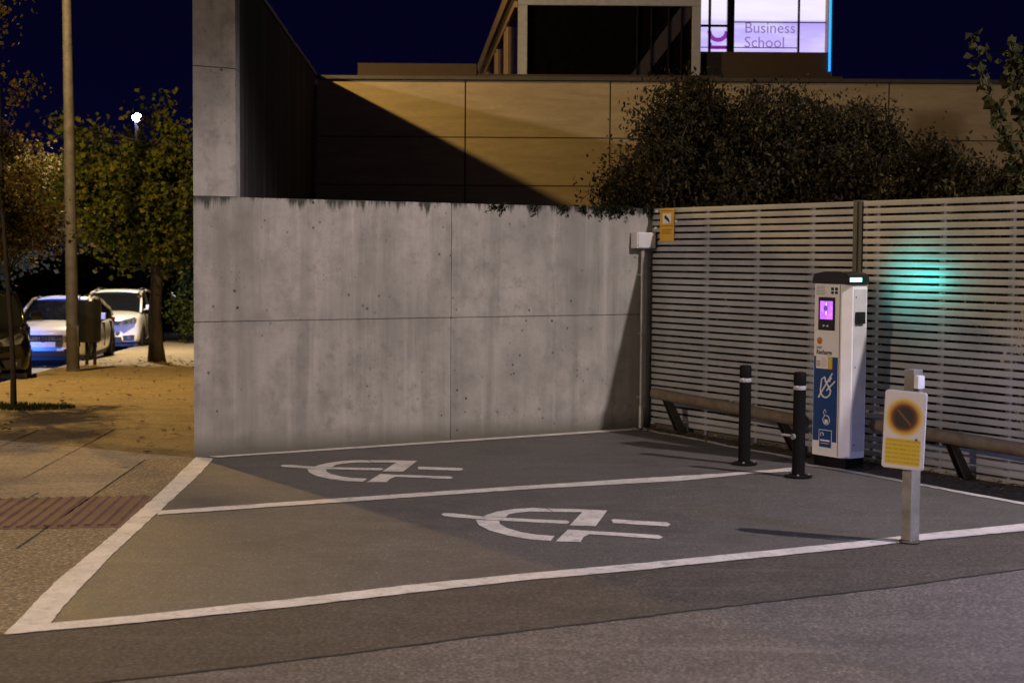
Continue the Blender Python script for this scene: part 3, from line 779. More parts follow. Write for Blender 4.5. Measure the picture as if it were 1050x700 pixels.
text('lettering', 'Shell', 0.034, M['navy'], t, (-0.175, fy-0.002, 1.075), ext=0.0008)
text('lettering', 'Recharge', 0.058, M['navy'], t, (-0.175, fy-0.002, 1.025), ext=0.0008, bold=0.0012, sx=0.92)
fp(-0.175, -0.02, 0.895, 1.005, 'sticker', M['white'], 0.0055, 0.0035)
bm = B(); box(bm, -0.018, 0.035, fy-0.0055, fy-0.0035, 0.895, 1.005); obj('sticker', bm, M['yellow2'], t)
bm = B()
for k in range(5): box(bm, -0.105, -0.03-random.uniform(0, 0.02), fy-0.0065, fy-0.0056, 0.985-k*0.018, 0.989-k*0.018)
for k in range(4): box(bm, -0.168, -0.118, fy-0.0065, fy-0.0056, 0.915+k*0.014, 0.922+k*0.014)
obj('sticker_print', bm, M['red'], t)
# white plug drawing on the blue panel
def ring_arc(bm, cx, cz, r, a0, a1, wd, y, n=20):
    P = [(cx+r*math.cos(a0+(a1-a0)*k/n), y, cz+r*math.sin(a0+(a1-a0)*k/n)) for k in range(n+1)]
    tube(bm, P, wd, 6)
bm = B(); y = fy-0.005
ring_arc(bm, -0.045, 0.70, 0.065, math.pi*0.95, math.pi*2.05, 0.008, y)
tube(bm, [(-0.11, y, 0.70), (-0.095, y, 0.80), (-0.055, y, 0.82)], 0.008, 6)
tube(bm, [(-0.055, y, 0.82), (-0.045, y, 0.78), (0.0, y, 0.73), (0.02, y, 0.70)], 0.008, 6)
tube(bm, [(-0.135, y, 0.63), (0.04, y, 0.86)], 0.008, 6); tube(bm, [(-0.03, y, 0.70), (0.075, y, 0.79)], 0.008, 6); tube(bm, [(0.0, y, 0.78), (0.03, y, 0.82)], 0.008, 6)
obj('plug_drawing', bm, M['white'], t)
bm = B(); ring_arc(bm, -0.03, 0.43, 0.042, 0, 2*math.pi, 0.0035, y); box(bm, -0.05, -0.01, y-0.002, y, 0.40, 0.435); tube(bm, [(-0.05, y, 0.47), (-0.07, y, 0.50), (-0.05, y, 0.525), (-0.03, y, 0.50)], 0.003, 5)
obj('seal_emblem', bm, M['white'], t)
bm = B()
for (x0, x1, z0, z1) in ((-0.12, 0.045, 0.335, 0.340), (-0.12, 0.045, 0.175, 0.180), (-0.12, -0.115, 0.18, 0.335), (0.040, 0.045, 0.18, 0.335)): box(bm, x0, x1, y-0.003, y, z0, z1)
obj('label_frame', bm, M['white'], t)
bm = B(); box(bm, -0.115, 0.04, y, y+0.0015, 0.18, 0.335); obj('label_panel', bm, M['blue'], t)
bm = B(); ring_arc(bm, -0.08, 0.295, 0.018, -0.6, 4.0, 0.003, y-0.002); box(bm, -0.10, 0.02, y-0.003, y-0.001, 0.235, 0.25); box(bm, -0.09, 0.01, y-0.003, y-0.001, 0.215, 0.219)
obj('label_print', bm, M['white'], t)
# socket on the right side
bm = B(); box(bm, hw+0.003, hw+0.03, -0.03, 0.075, 1.31, 1.42, 0.012); obj('socket', bm, M['gloss'], t, smooth=True)
for z in (0.22, 0.92, 1.55):
    bm = B(); lathe(bm, [(0.007, hw+0.003), (0.007, hw+0.006)], 10, c=(0, -0.02, z), axis='x'); obj('lock', bm, M['ink'], t)

# ------------------------------------------------------------------ no parking sign
P = G(933, 556.5)
t = thing('no_parking_sign', 'square steel post with a white and yellow no parking plate in front of the fence', 'sign', P, FA)
bm = B(); box(bm, -0.042, 0.042, -0.042, 0.042, -0.1, 1.165, 0.004)
obj('post', bm, mat_galv('zinc post', (0.22, 0.21, 0.19), (0.42, 0.41, 0.39), 0.45, 0.4, 0.55), t)
bm = B(); lathe(bm, [(0.075, 0.012), (0.07, 0.02), (0.05, 0.024)], 16); obj('grout_collar', bm, M['road2'], t)
viewang = math.atan2(-P.y, -P.x)             # towards the road
na = viewang - R_(20) - FA                     # plate normal, turned a little left
pc = bpy.data.objects.new('plate_frame', None)
PR = Matrix.Rotation(na+math.pi/2, 4, 'Z')
tilt = Matrix.Rotation(R_(2), 4, 'Y')
nrm = Vector((math.cos(na), math.sin(na), 0))
def plate_obj(name, bm, mat, **k):
    o = obj(name, bm, mat, t, **k); o.matrix_local = Matrix.Translation(nrm*0.075+Vector((-0.018, -0.018, 0.765))) @ PR @ tilt; return o
def rrect(w_, h_, r, n=5):
    out = []
    for (cx, cz, a0) in ((w_-r, h_-r, 0), (-w_+r, h_-r, 90), (-w_+r, -h_+r, 180), (w_-r, -h_+r, 270)):
        for k in range(n+1):
            a = R_(a0+90*k/n); out.append((cx+r*math.cos(a), cz+r*math.sin(a)))
    return out
def mat_sign():
    m = NT('sun faded sign print')
    sep = m.n('ShaderNodeSeparateXYZ'); m.l(m.co(), sep.inputs[0])
    x_ = sep.outputs[0]; z_ = m.math('SUBTRACT', sep.outputs[2], 0.085)
    r = m.math('SQRT', m.math('ADD', m.math('MULTIPLY', x_, x_), m.math('MULTIPLY', z_, z_)))
    r = m.math('ADD', r, m.math('MULTIPLY', m.math('SUBTRACT', m.noise(14, 2), 0.5), 0.012))
    ring = m.ramp(m.math('MULTIPLY', r, 4.5), [(0.0, (0.010, 0.012, 0.006)), (0.28, (0.02, 0.010, 0.01)), (0.37, (0.14, 0.035, 0.01)), (0.44, (0.50, 0.24, 0.03)), (0.50, (0.72, 0.46, 0.06)), (0.56, (0.75, 0.62, 0.3)), (0.62, (0.74, 0.70, 0.66))])
    diag = m.math('ABSOLUTE', m.math('ADD', x_, z_))
    dm = m.math('MULTIPLY', m.ramp(m.math('MULTIPLY', diag, 10), [(0.03, 1.0), (0.16, 0.0)]), m.ramp(m.math('MULTIPLY', r, 5), [(0.30, 0.6), (0.38, 0.0)]))
    c = m.mix(dm, ring, (0.30, 0.10, 0.02))
    pan = m.math('MULTIPLY', m.ramp(m.math('MULTIPLY_ADD', sep.outputs[2], 5, 0.5), [(0.18, 1.0), (0.24, 0.0)]), m.math('MULTIPLY', m.ramp(m.math('MULTIPLY_ADD', sep.outputs[2], 1, 0.5), [(0.262, 0.0), (0.274, 1.0)]), m.ramp(m.math('ABSOLUTE', x_), [(0.115, 1.0), (0.125, 0.0)])))
    c = m.mix(pan, c, (0.70, 0.50, 0.03))
    lines = m.n('ShaderNodeTexWave'); lines.bands_direction = 'Z'; lines.inputs['Scale'].default_value = 11; lines.inputs['Distortion'].default_value = 0.0; m.l(m.co(), lines.inputs['Vector'])
    ch = m.noise(60, 2, vec=m.co((1, 1, 0.2)))
    ln = m.math('MULTIPLY', m.math('MULTIPLY', m.ramp(lines.outputs['Fac'], [(0.55, 0.0), (0.8, 1.0)]), m.ramp(ch, [(0.4, 0.3), (0.6, 1.0)])), m.math('MULTIPLY', pan, 0.5))
    c = m.mix(ln, c, (0.30, 0.17, 0.03))
    m.base(c); m.set(Roughness=0.4); return m.m
bm = B(); prism(bm, rrect(0.142, 0.26, 0.02), -0.012, 0.012, axis='y', bev=0.003); plate_obj('plate', bm, M['offwhite'])
bm = B(); prism(bm, rrect(0.136, 0.254, 0.018), -0.0145, -0.0125, axis='y'); plate_obj('sign_face', bm, mat_sign())
bm = B(); lathe(bm, [(0.009, -0.018), (0.009, -0.015)], 12, c=(0.09, 0, -0.055), axis='y'); plate_obj('screw', bm, M['fpost'])
bm = B(); box(bm, 0.0435, 0.085, -0.045, 0.02, 1.04, 1.13, 0.014); obj('sensor', bm, M['sensor'], t, smooth=True)
for z_ in (0.62, 0.88):
    bm = B(); box(bm, -0.03, 0.03, -0.074, -0.0425, z_, z_+0.04, 0.002); obj('bracket', bm, M['galv'], t)
bpy.data.objects.remove(pc)

# ------------------------------------------------------------------ vegetation
def bark(): 
    m = NT('bark'); a = m.noise(1, 5, 0.7, vec=m.co((14, 14, 3)))
    m.base(m.ramp(a, [(0.3, (0.028, 0.022, 0.017)), (0.7, (0.07, 0.055, 0.042))])); m.set(Roughness=0.9); m.bump(a, 0.6, 0.02); return m.m
M['bark'] = bark()
M['autumn'] = mat_leaf('turning leaves', [(0.05, 0.075, 0.014), (0.11, 0.14, 0.022), (0.03, 0.05, 0.012), (0.17, 0.16, 0.03), (0.065, 0.095, 0.016)])
M['autumn2'] = mat_leaf('rusty leaves', [(0.10, 0.06, 0.018), (0.06, 0.06, 0.015), (0.13, 0.085, 0.02), (0.05, 0.045, 0.014), (0.085, 0.075, 0.018)])
M['greenl'] = mat_leaf('green leaves', [(0.03, 0.045, 0.012), (0.05, 0.07, 0.016), (0.04, 0.05, 0.015), (0.07, 0.085, 0.02)])
M['hedge'] = mat_leaf('hedge leaves', [(0.012, 0.012, 0.005), (0.024, 0.022, 0.008), (0.009, 0.009, 0.004), (0.085, 0.066, 0.03), (0.022, 0.02, 0.008)])
M['darkl'] = mat_leaf('dark leaves', [(0.012, 0.017, 0.007), (0.025, 0.03, 0.01), (0.018, 0.02, 0.008)])
M['vine'] = mat_leaf('vine leaves', [(0.03, 0.036, 0.012), (0.055, 0.055, 0.02), (0.02, 0.025, 0.009)])

def leaf_mesh(name, C, size, mat, parent, elong=1.0, updir=0.0, drop=0.0, kind=None):
    """C: (n,3) leaf centres; each leaf a slightly folded four-corner blade"""
    n = len(C); C = np.asarray(C, float)
    d = rng.normal(size=(n, 3)); d[:, 2] += updir
    d /= np.linalg.norm(d, axis=1)[:, None]
    q = rng.normal(size=(n, 3)); s = np.cross(d, q); s /= np.linalg.norm(s, axis=1)[:, None]
    nn = np.cross(d, s)
    L = size*rng.uniform(0.6, 1.35, n)[:, None]
    W = L*(0.32/elong)*1.3
    v = np.stack([C-d*L*0.5, C+s*W+nn*W*0.35-d*L*0.05, C+d*L*0.5, C-s*W+nn*W*0.35-d*L*0.05], 1).reshape(-1, 3)
    f = np.arange(n*4).reshape(n, 4)
    me = bpy.data.meshes.new(name); me.from_pydata(v.tolist(), [], f.tolist()); me.materials.append(mat)
    o = bpy.data.objects.new(name, me); link(o, parent)
    if kind: o['kind'] = kind
    return o
def branch_path(p, q, sag=0.15, n=5):
    p = Vector(p); q = Vector(q); m_ = p.lerp(q, 0.5)+Vector((random.uniform(-1, 1), random.uniform(-1, 1), random.uniform(0.2, 1.2)))*sag*(q-p).length
    return [(p*(1-t_)**2+m_*2*t_*(1-t_)+q*t_*t_) for t_ in [k/n for k in range(n+1)]]
def tree(label, base, trunk, tips, leafmat, leafsize, per, spread, r0, group=None, name='tree', cat='tree', elong=1.0, updir=0.0, sprig=0.3, r_end=0.05, toplevels=1.0):
    """base: ground point; trunk: list of offsets; tips: crown cluster centres (offsets)"""
    t = thing(name, label, cat, base, 0, group)
    bm = B()
    tp_ = [Vector(p) for p in trunk]; n = len(tp_)
    tube(bm, tp_, [r0*1.25]+[r0+(r_end-r0)*k/(n-1) for k in range(1, n)], 10)
    C = []
    for q in tips:
        q = Vector(q)
        cand = [p for p in tp_[n//3:] if p.z < q.z+0.2] or tp_[n//3:]
        st = min(cand, key=lambda p: (p-q).length+random.uniform(0, 0.4))
        path = branch_path(st, q)
        rr = max(0.008, r_end*random.uniform(0.35, 0.7))
        tube(bm, path, [rr*(1-0.8*k/5) for k in range(6)], 5)
        k = int(per*random.uniform(0.4, 1.4))
        sc_ = spread*random.uniform(0.6, 1.25)
        pts = rng.normal(size=(k, 3))*np.array([sc_, sc_, sc_*0.75])+np.array(q)
        C.append(pts)
        for _ in range(2):      # leaves along the outer part of the branch
            u = random.uniform(0.55, 1.0); i = min(4, int(u*5)); pb = path[i].lerp(path[i+1], u*5-i)
            C.append(rng.normal(size=(k//5, 3))*sc_*0.5+np.array(pb))
        if random.random() < sprig:   # thin upright sprig with leaves
            qq = q+Vector((random.uniform(-.25, .25), random.uniform(-.25, .25), random.uniform(0.3, 0.75)))*spread*2.6
            tube(bm, [q, q.lerp(qq, 0.5)+Vector((random.uniform(-.05, .05), 0, 0)), qq], [0.012, 0.008, 0.004], 4)
            for u in np.linspace(0.2, 1, 9): C.append(rng.normal(size=(3, 3))*spread*0.18+np.array(q.lerp(qq, u)))
    obj('trunk', bm, M['bark'], t, smooth='all')
    leaf_mesh('crown', np.concatenate(C), leafsize, leafmat, t, elong, updir)
    return t
def ell_tips(n, c, r, minr=0.35, pw=0.5):
    out = []
    while len(out) < n:
        v = Vector((random.uniform(-1, 1), random.uniform(-1, 1), random.uniform(-1, 1)))
        if v.length > 1 or v.length < minr*random.random()**pw: continue
        out.append(Vector((c[0]+v.x*r[0], c[1]+v.y*r[1], c[2]+v.z*r[2])))
    return out

# young tree beyond the lamp pole (trunk between kia-like car and wall end)
b = G(160, 371)
tips = ell_tips(70, (-0.15, 0, 3.35), (1.45, 1.2, 1.2)) + ell_tips(16, (-1.3, 0.2, 3.6), (0.8, 0.8, 1.0)) + [(-0.1, 0, 5.15), (0.15, 0, 5.45), (0.3, 0.1, 4.9), (-1.3, 0, 4.7), (-1.7, 0.2, 4.7), (-2.0, 0.2, 5.0), (0.75, 0, 4.6)]
tree('dark trunked tree with yellow green crown between the white cars and wall end', b, [(0.02, 0, -0.1), (0, 0, 0.4), (-0.03, 0, 1.0), (0.02, 0, 1.7), (0.0, 0, 2.3), (-0.1, 0, 3.0), (-0.05, 0, 3.8), (0, 0, 4.6)], tips, M['autumn'], 0.12, 120, 0.27, 0.17, group='trees along the street')
# second tree left of it, further along the kerb
b = Vector((-11.45, 50, gz(0, 50)))
tips = ell_tips(90, (0.0, 0, 4.3), (3.0, 1.6, 1.8)) + [(-0.9, 0, 6.3), (-1.9, 0, 6.2), (-2.6, 0, 5.6)]
tree('spreading green tree behind the two white parked cars', b, [(0, 0, -0.1), (0, 0, 1), (0.1, 0, 2), (0, 0, 3), (0, 0, 4.4)], tips, M['autumn'], 0.14, 110, 0.36, 0.16, group='trees along the street')
# near left young tree
b = G(14, 418)
tips = ell_tips(28, (-0.95, 0.1, 3.2), (0.95, 0.8, 1.5)) + ell_tips(20, (-0.35, 0.9, 2.3), (0.7, 0.7, 0.5)) + [(0.15, 0, 3.9), (-0.2, 0, 4.6), (-0.15, 0, 4.9)]
tree('young rust leaved tree with thin trunk in grass at the left edge', b, [(0.0, 0, -0.1), (0, 0, 0.5), (-0.02, 0, 1.0), (-0.06, 0, 1.6), (-0.10, 0.0, 2.3), (-0.12, 0, 3.2), (-0.15, 0, 4.4)], tips, M['autumn2'], 0.06, 90, 0.17, 0.034, r_end=0.02, group='trees along the street')
# rusty tree behind the lamp pole
b = Vector((-13.2, 37.5, gz(0, 37.5)))
tips = ell_tips(90, (0.2, 0, 3.4), (3.0, 1.6, 1.5)) + [(1.0, 0, 5.0), (-0.5, 0, 5.2)]
tree('rust and green leaved tree behind the grey lamp pole', b, [(0, 0, -0.1), (0, 0, 1), (0.1, 0, 2), (0, 0, 3), (0, 0, 4.2)], tips, M['autumn2'], 0.12, 110, 0.34, 0.13, group='trees along the street')

# grass at the foot of the young tree
c = G(14, 418); pts = []
for _ in range(1500):
    a = random.uniform(0, 6.28); r = random.random()**0.5
    pts.append((c.x-0.1+0.85*r*math.cos(a), c.y+0.35*r*math.sin(a), gz(0, c.y)+0.02))
go = leaf_mesh('grass', pts, 0.07, M['greenl'], None, elong=4, updir=3.0, kind='stuff')

# dark shrubs beyond the street and a hedge near the wall end
def shrub(label, base, tips, mat, leafsize, per, spread, group, elong=1.0, updir=0.0, name='shrub', cat='shrub', sprig=0.5):
    return tree(label, base, [(0, 0, -0.1), (0.02, 0, 0.2), (0, 0, 0.45), (0, 0, 0.7)], tips, mat, leafsize, per, spread, 0.05, group, name, cat, elong, updir, sprig, r_end=0.025)
b = Vector((-9.4, 47.5, gz(0, 47)))
shrub('green leafy bush at the wall end beyond the tree trunk', b, ell_tips(60, (0.1, 0, 1.2), (1.35, 1.0, 1.15)), M['greenl'], 0.10, 90, 0.25, 'bushes beyond the street')
for i, (x_, y_, rx, rz, lab) in enumerate(((-14.5, 52, 3.2, 2.0, 'low dark bush behind the white car bonnet'), (-20.5, 50, 3.4, 2.2, 'dark bush at the far left behind the black car'), (-8.3, 58, 2.6, 2.3, 'dark bush furthest back beside the wall end'))):
    shrub(lab, Vector((x_, y_, gz(0, y_))), ell_tips(70, (0, 0, rz*0.75), (rx, 1.2, rz*0.8)), M['darkl'], 0.2, 90, 0.45, 'bushes beyond the street')
for i, (x_, y_, hh, lab) in enumerate(((-24, 70, 5.5, 'far dark tree at the left behind the rusty crown'), (-16.5, 72, 5.0, 'far dark tree behind the grey lamp pole'), (-10.5, 70, 4.6, 'far dark tree behind the yellow green crown'))):
    tree(lab, Vector((x_, y_, gz(0, y_))), [(0, 0, -0.1), (0, 0, 1.4), (0, 0, hh*0.6), (0, 0, hh)], ell_tips(80, (0, 0, hh*0.55), (4.2, 2.2, hh*0.45)), M['darkl'], 0.28, 90, 0.6, 0.2, group='far trees beyond the street')

# oleander-like hedge behind the fence
def hedge_plant(label, cx, cy, rx, ry, rz, zc, n, seed):
    random.seed(seed)
    tips = ell_tips(n, (0, 0, zc), (rx, ry, rz), 0.7) + ell_tips(n//3, (0, 0, 0.7), (rx, ry, 0.7), 0.2)
    return shrub(label, Vector((cx, cy, -0.0)), tips, M['hedge'], 0.06, 330, 0.16, 'large shrubs behind the fence', elong=1.8, updir=0.9, sprig=0.6)
# silhouette (px): left low at 610..; crest 700..850; right shoulder 980
def bx(px, Y): return (px-525)*Y/F+0.0
hedge_plant('lowest leftmost shrub spilling over the corner of wall and fence', bx(663, 18.6), 18.6, 0.60, 0.55, 0.98, 2.15, 75, 1)
hedge_plant('tall shrub behind the yellow notice, left half of the hedge', bx(702, 18.2), 18.2, 0.78, 0.6, 1.38, 2.5, 120, 2)
hedge_plant('tallest bushy shrub at the middle of the hedge', bx(800, 17.8), 17.8, 0.85, 0.65, 1.35, 2.55, 120, 3)
hedge_plant('broad shrub right of the hedge crest behind the fence post', bx(880, 17.2), 17.2, 0.82, 0.6, 1.2, 2.4, 105, 4)
hedge_plant('shrub on the right shoulder of the hedge', bx(945, 16.4), 16.4, 0.62, 0.55, 0.95, 2.25, 75, 5)
hedge_plant('low shrub at the right end of the hedge under the vine', bx(1015, 15.6), 15.6, 0.62, 0.5, 0.62, 2.15, 55, 6)
random.seed(11)
# vine hanging at the right
t = thing('climbing_vine', 'broad leaved vine with a drooping shoot at the right edge above the fence', 'vine', (bx(1048, 15.0)+0.5, 15.0, 0))
bm = B(); C = []
O_ = Vector(t.location)
def vp(px, py): return at(px, py, 15.0)-O_
shoots = [[(1075, 230), (1062, 170), (1040, 150), (1022, 112), (1008, 75), (1003, 48), (993, 38)], [(1075, 190), (1060, 140), (1046, 110), (1040, 80), (1043, 50)], [(1080, 240), (1050, 190), (1030, 165)], [(1090, 120), (1065, 90), (1045, 60), (1040, 42)]]
for sh in shoots:
    P_ = [vp(*p)+Vector((0, random.uniform(-.1, .1), 0)) for p in sh]
    tube(bm, P_, [0.012-0.009*k/len(P_) for k in range(len(P_))], 5)
    PP = resample(P_, 40)
    for k, p in enumerate(PP):
        for _ in range(5 if k < 26 else 3): C.append(tuple(p+Vector((random.gauss(0, .045), random.gauss(0, .06), random.gauss(-.02, .045)))))
tube(bm, [(0.3, 0, -0.1), (0.32, 0.05, 1.2), (0.25, 0, 2.3)], [0.03, 0.025, 0.015], 8)
obj('stem', bm, M['bark'], t); leaf_mesh('foliage', C, 0.085, M['vine'], t, 0.7, -0.4)
# little growth tufts hanging over the wall top
pts = []
for _ in range(26):
    n_ = random.choice([random.uniform(0.05, 2.4), random.uniform(0.0, 1.0)]); 
    for _ in range(16): pts.append(tuple(FP(0.015+abs(random.gauss(0, .012)), n_+random.gauss(0, .03), 2.44-abs(random.gauss(0, .05)))))
mo = leaf_mesh('wall_moss', pts, 0.05, M['darkl'], None, 1.6, -1.5, kind='stuff')

# ------------------------------------------------------------------ street furniture at the left
b = G(75, 380.5)
t = thing('lamp_post', 'tall tapered grey metal street pole standing on the pavement beside the bin', 'lamp post', b)
bm = B(); tube(bm, [(0, 0, -0.05), (-0.01, 0, 1.5), (-0.03, 0, 4), (-0.075, 0, 8.5)], [0.118, 0.112, 0.10, 0.07], 20); obj('pole', bm, M['lamppole'], t, smooth=True)
bm = B(); lathe(bm, [(0.135, 0.0), (0.135, 0.02), (0.12, 0.03)], 20); obj('base_collar', bm, M['lamppole'], t)
bm = B(); box(bm, 0.045, 0.122, -0.06, 0.06, 0.45, 0.85, 0.004); obj('service_door', bm, M['lamppole'], t)
bm = B(); tube(bm, [(-0.075, 0, 8.45), (-0.3, 0.1, 8.75), (-0.9, 0.3, 8.85)], 0.035, 10); obj('arm', bm, M['lamppole'], t, smooth=True)
bm = B(); box(bm, -1.5, -0.85, 0.2, 0.45, 8.78, 8.9, 0.03); obj('lamp_head', bm, M['lamppole'], t)
b = Vector(((91.5-525)*31.4/F, 31.4, gz(0, 31.4)))
t = thing('litter_bin', 'dark round litter bin on two posts next to the grey pole', 'bin', b)
bm = B(); lathe(bm, [(0.19, 0.46), (0.215, 0.49), (0.232, 1.22), (0.24, 1.24), (0.24, 1.28), (0.222, 1.285), (0.215, 1.1)], 26); obj('bucket', bm, M['bin'], t, smooth=True)
bm = B(); tube(bm, [(-0.21, 0, 1.28), (-0.2, 0, 1.38), (0, 0, 1.43), (0.2, 0, 1.38), (0.21, 0, 1.28)], 0.014, 8); obj('hood_hoop', bm, M['bin'], t, smooth=True)
for s in (-1, 1):
    bm = B(); tube(bm, [(s*0.08, 0.06, -0.05), (s*0.08, 0.06, 0.5)], 0.035, 10); obj('leg', bm, M['bin'], t, smooth=True)
bm = B(); lathe(bm, [(0.222, 0.90), (0.229, 0.90), (0.231, 0.93), (0.224, 0.93)], 26); obj('band', bm, M['bin'], t)

# far lit street lamp
b = Vector(((141-525)*62/F, 62, gz(0, 62)))
t = thing('street_lamp', 'distant lit street lamp shining above the tree crown', 'street lamp', b)
hh = at(140, 124, 62).z-b.z
bm = B(); tube(bm, [(0, 0, 0), (0, 0, hh)], [0.11, 0.07], 12); obj('pole', bm, M['frame'], t, smooth=True)
bm = B(); lathe(bm, [(0.05, 0.0), (0.14, 0.05), (0.18, 0.14), (0.14, 0.24), (0.04, 0.28)], 16, c=(0, 0, hh)); obj('lantern', bm, emit('lamp glass', (1.0, 0.86, 1.0), 90.0), t, smooth=True)
# tiny distant lights between the leaves
for i, (px, py, Y) in enumerate(((93, 250, 85), (90.5, 255, 88), (178, 302, 70))):
    p = at(px, py, Y)
    t = thing('distant_lamp', ('brighter of two distant lights seen through the leaves right of the pole', 'fainter distant light just below the brighter one', 'tiny distant light above the green bush near the wall')[i], 'lamp', (p.x, p.y, gz(0, Y)), group='distant lights')
    hh = p.z-gz(0, Y)
    bm = B(); tube(bm, [(0, 0, 0), (0, 0, hh-0.1)], 0.05, 8); obj('pole', bm, M['fpost'], t)
    bm = B(); lathe(bm, [(0.04, -0.1), (0.12, -0.02), (0.10, 0.08), (0.03, 0.1)], 10, c=(0, 0, hh)); obj('lantern', bm, emit('distant lamp', (0.85, 0.9, 1.0), (9, 5, 5)[i]), t)

# ------------------------------------------------------------------ cars
def paint(name, col, rough=0.25, metal=0.0):
    m = NT(name); m.base(m.ramp(m.noise(1.3, 4), [(0.3, tuple(c*0.93 for c in col)), (0.7, col)])); m.set(Roughness=rough, Metallic=metal, Coat_Weight=0.6, Coat_Roughness=0.08); return m.m
M['cwhite'] = paint('white car paint', (0.74, 0.74, 0.73)); M['cblack'] = paint('black car paint', (0.004, 0.004, 0.005))
M['cglass'] = simple('car glass', (0.008, 0.009, 0.010), 0.06, var=0.2)
M['tyre'] = simple('tyre rubber', (0.02, 0.02, 0.02), 0.85); M['rim'] = simple('alloy rim', (0.40, 0.41, 0.43), 0.3, 0.8)
M['trim'] = simple('black trim', (0.015, 0.015, 0.016), 0.5); M['chrome'] = simple('chrome', (0.7, 0.7, 0.72), 0.15, 1.0, var=0.03)
M['lens'] = simple('headlight lens', (0.10, 0.11, 0.13), 0.08, 0.2, var=0.8, scale=14); M['tail'] = simple('tail lamp', (0.35, 0.01, 0.01), 0.2)
M['platew'] = simple('number plate', (0.75, 0.75, 0.75), 0.5)

def car(label, loc, rz, W, Lc, Hc, hood_z, belt, mat, style='sedan', gc=0.20, wr=0.33):
    """front at y=0 facing -y, length along +y"""
    t = thing('parked_car', label, 'car', loc, rz, 'cars parked along the kerb')
    hw = W/2
    if style == 'suv':
        st = [(0.0, .58, .30, hood_z-.32, .80), (0.06, .50, .24, hood_z-.18, .88), (0.22, .30, .22, hood_z-.08, .96), (0.6, .22, .22, hood_z-.02, 1.0), (1.05, .2, .22, hood_z+.03, 1.0), (1.3, .2, .22, belt, 1.0), (2.2, .2, .22, belt+.02, 1.0), (3.2, .2, .22, belt+.05, 1.0), (Lc-.35, .22, .24, belt+.07, .98), (Lc-.08, .3, .28, belt+.05, .93), (Lc, .45, .36, belt-.1, .86)]
    else:
        st = [(0.0, .55, .28, hood_z-.28, .76), (0.06, .45, .22, hood_z-.17, .86), (0.24, .28, .19, hood_z-.09, .95), (0.6, .2, .18, hood_z-.03, 1.0), (1.1, .18, .18, hood_z+.03, 1.0), (1.45, .18, .18, belt, 1.0), (2.3, .18, .18, belt+.01, 1.0), (3.3, .18, .18, belt+.04, 1.0), (Lc-.5, .2, .2, belt+.06, .98), (Lc-.1, .3, .26, belt+.03, .92), (Lc, .45, .34, belt-.1, .84)]
    bm = B(); rings = []
    for (y, _, zb, zt, wf) in st:
        w_ = hw*wf; mid = zb+(zt-zb)*0.62
        half = [(0, zt), (w_*0.45, zt-.004), (w_*0.80, zt-.03), (w_*0.93, zt-.085), (w_*0.985, mid+.02), (w_, zb+(zt-zb)*.42), (w_*0.985, zb+(zt-zb)*.2), (w_*0.95, zb+.03), (w_*0.86, zb), (0, zb)]
        # nose curves back towards the sides
        bow = 0.16*max(0, 1-y/0.5) if y < 0.5 else (-0.14*max(0, 1-(Lc-y)/0.4) if y > Lc-0.4 else 0)
        pts = [(x_, y+bow*(x_/w_)**2*1.5, z_) for x_, z_ in half]+[(-x_, y+bow*(x_/w_)**2*1.5, z_) for x_, z_ in half[-2:0:-1]]
        rings.append([bm.verts.new(p) for p in pts])
    n = len(rings[0])
    for i in range(len(rings)-1):
        for k in range(n): bm.faces.new((rings[i][k], rings[i][(k+1) % n], rings[i+1][(k+1) % n], rings[i+1][k]))
    bm.faces.new(rings[0][::-1]); bm.faces.new(rings[-1])
    bmesh.ops.recalc_face_normals(bm, faces=bm.faces[:])
    body = obj('body', bm, mat, t, smooth='all')
    fa = 0.88 if style != 'suv' else 0.86; ra = Lc-0.88
    bmc = B()
    for y in (fa, ra):
        for s in (-1, 1): lathe(bmc, [(wr+0.05, s*(hw-0.24)), (wr+0.05, s*(hw+0.1))], 28, c=(0, y, wr), axis='x')
    for v in bmc.verts: v.co = Vector((v.co.x, v.co.y, v.co.z))
    # lathe axis 'x' maps (z, x, y)
    cut = obj('cutter', bmc, M['trim'], None)
    sub = body.modifiers.new('s', 'SUBSURF'); sub.levels = 2; sub.render_levels = 2
    bo = body.modifiers.new('b', 'BOOLEAN'); bo.object = cut; bo.operation = 'DIFFERENCE'; bo.solver = 'EXACT'
    cut.parent = t
    bpy.context.view_layer.update()
    me = bpy.data.meshes.new_from_object(body.evaluated_get(bpy.context.evaluated_depsgraph_get()))
    body.modifiers.clear(); body.data = me; me.materials.clear(); me.materials.append(mat)
    for p in me.polygons: p.use_smooth = True; p.material_index = 0
    me.set_sharp_from_angle(angle=R_(35))
    bpy.data.objects.remove(cut)
    # cabin: glass house lofted, then painted roof and pillars on top
    if style == 'suv': cb = [(0.98, belt-.03), (1.75, Hc-.05), (2.5, Hc), (3.55, Hc-.03), (Lc-.22, Hc-.16), (Lc-.08, belt+.05)]; wb = .93; wt = .74
    else: cb = [(1.12, belt-.05), (2.0, Hc-.04), (2.55, Hc), (3.1, Hc-.04), (3.95, Hc-.30), (Lc-.22, belt+.03)]; wb = .92; wt = .70
    wbm = hw*wb
    def cabw(z): u = (z-belt)/(Hc-belt); return wbm+(hw*wt-wbm)*max(0, min(1, u))
    bm = B(); L0 = []
    outline = [cb[0]]+cb[1:]
    top = [[bm.verts.new((s*cabw(z_)*(0.94 if i in (0, len(outline)-1) else 1.0), y_, z_-0.012)) for i, (y_, z_) in enumerate(outline)] for s in (1, -1)]
    low = [[bm.verts.new((s*wbm*(0.94 if i in (0, len(outline)-1) else 1.0), y_, belt-.12)) for i, (y_, z_) in enumerate(outline)] for s in (1, -1)]
    m_ = len(outline)
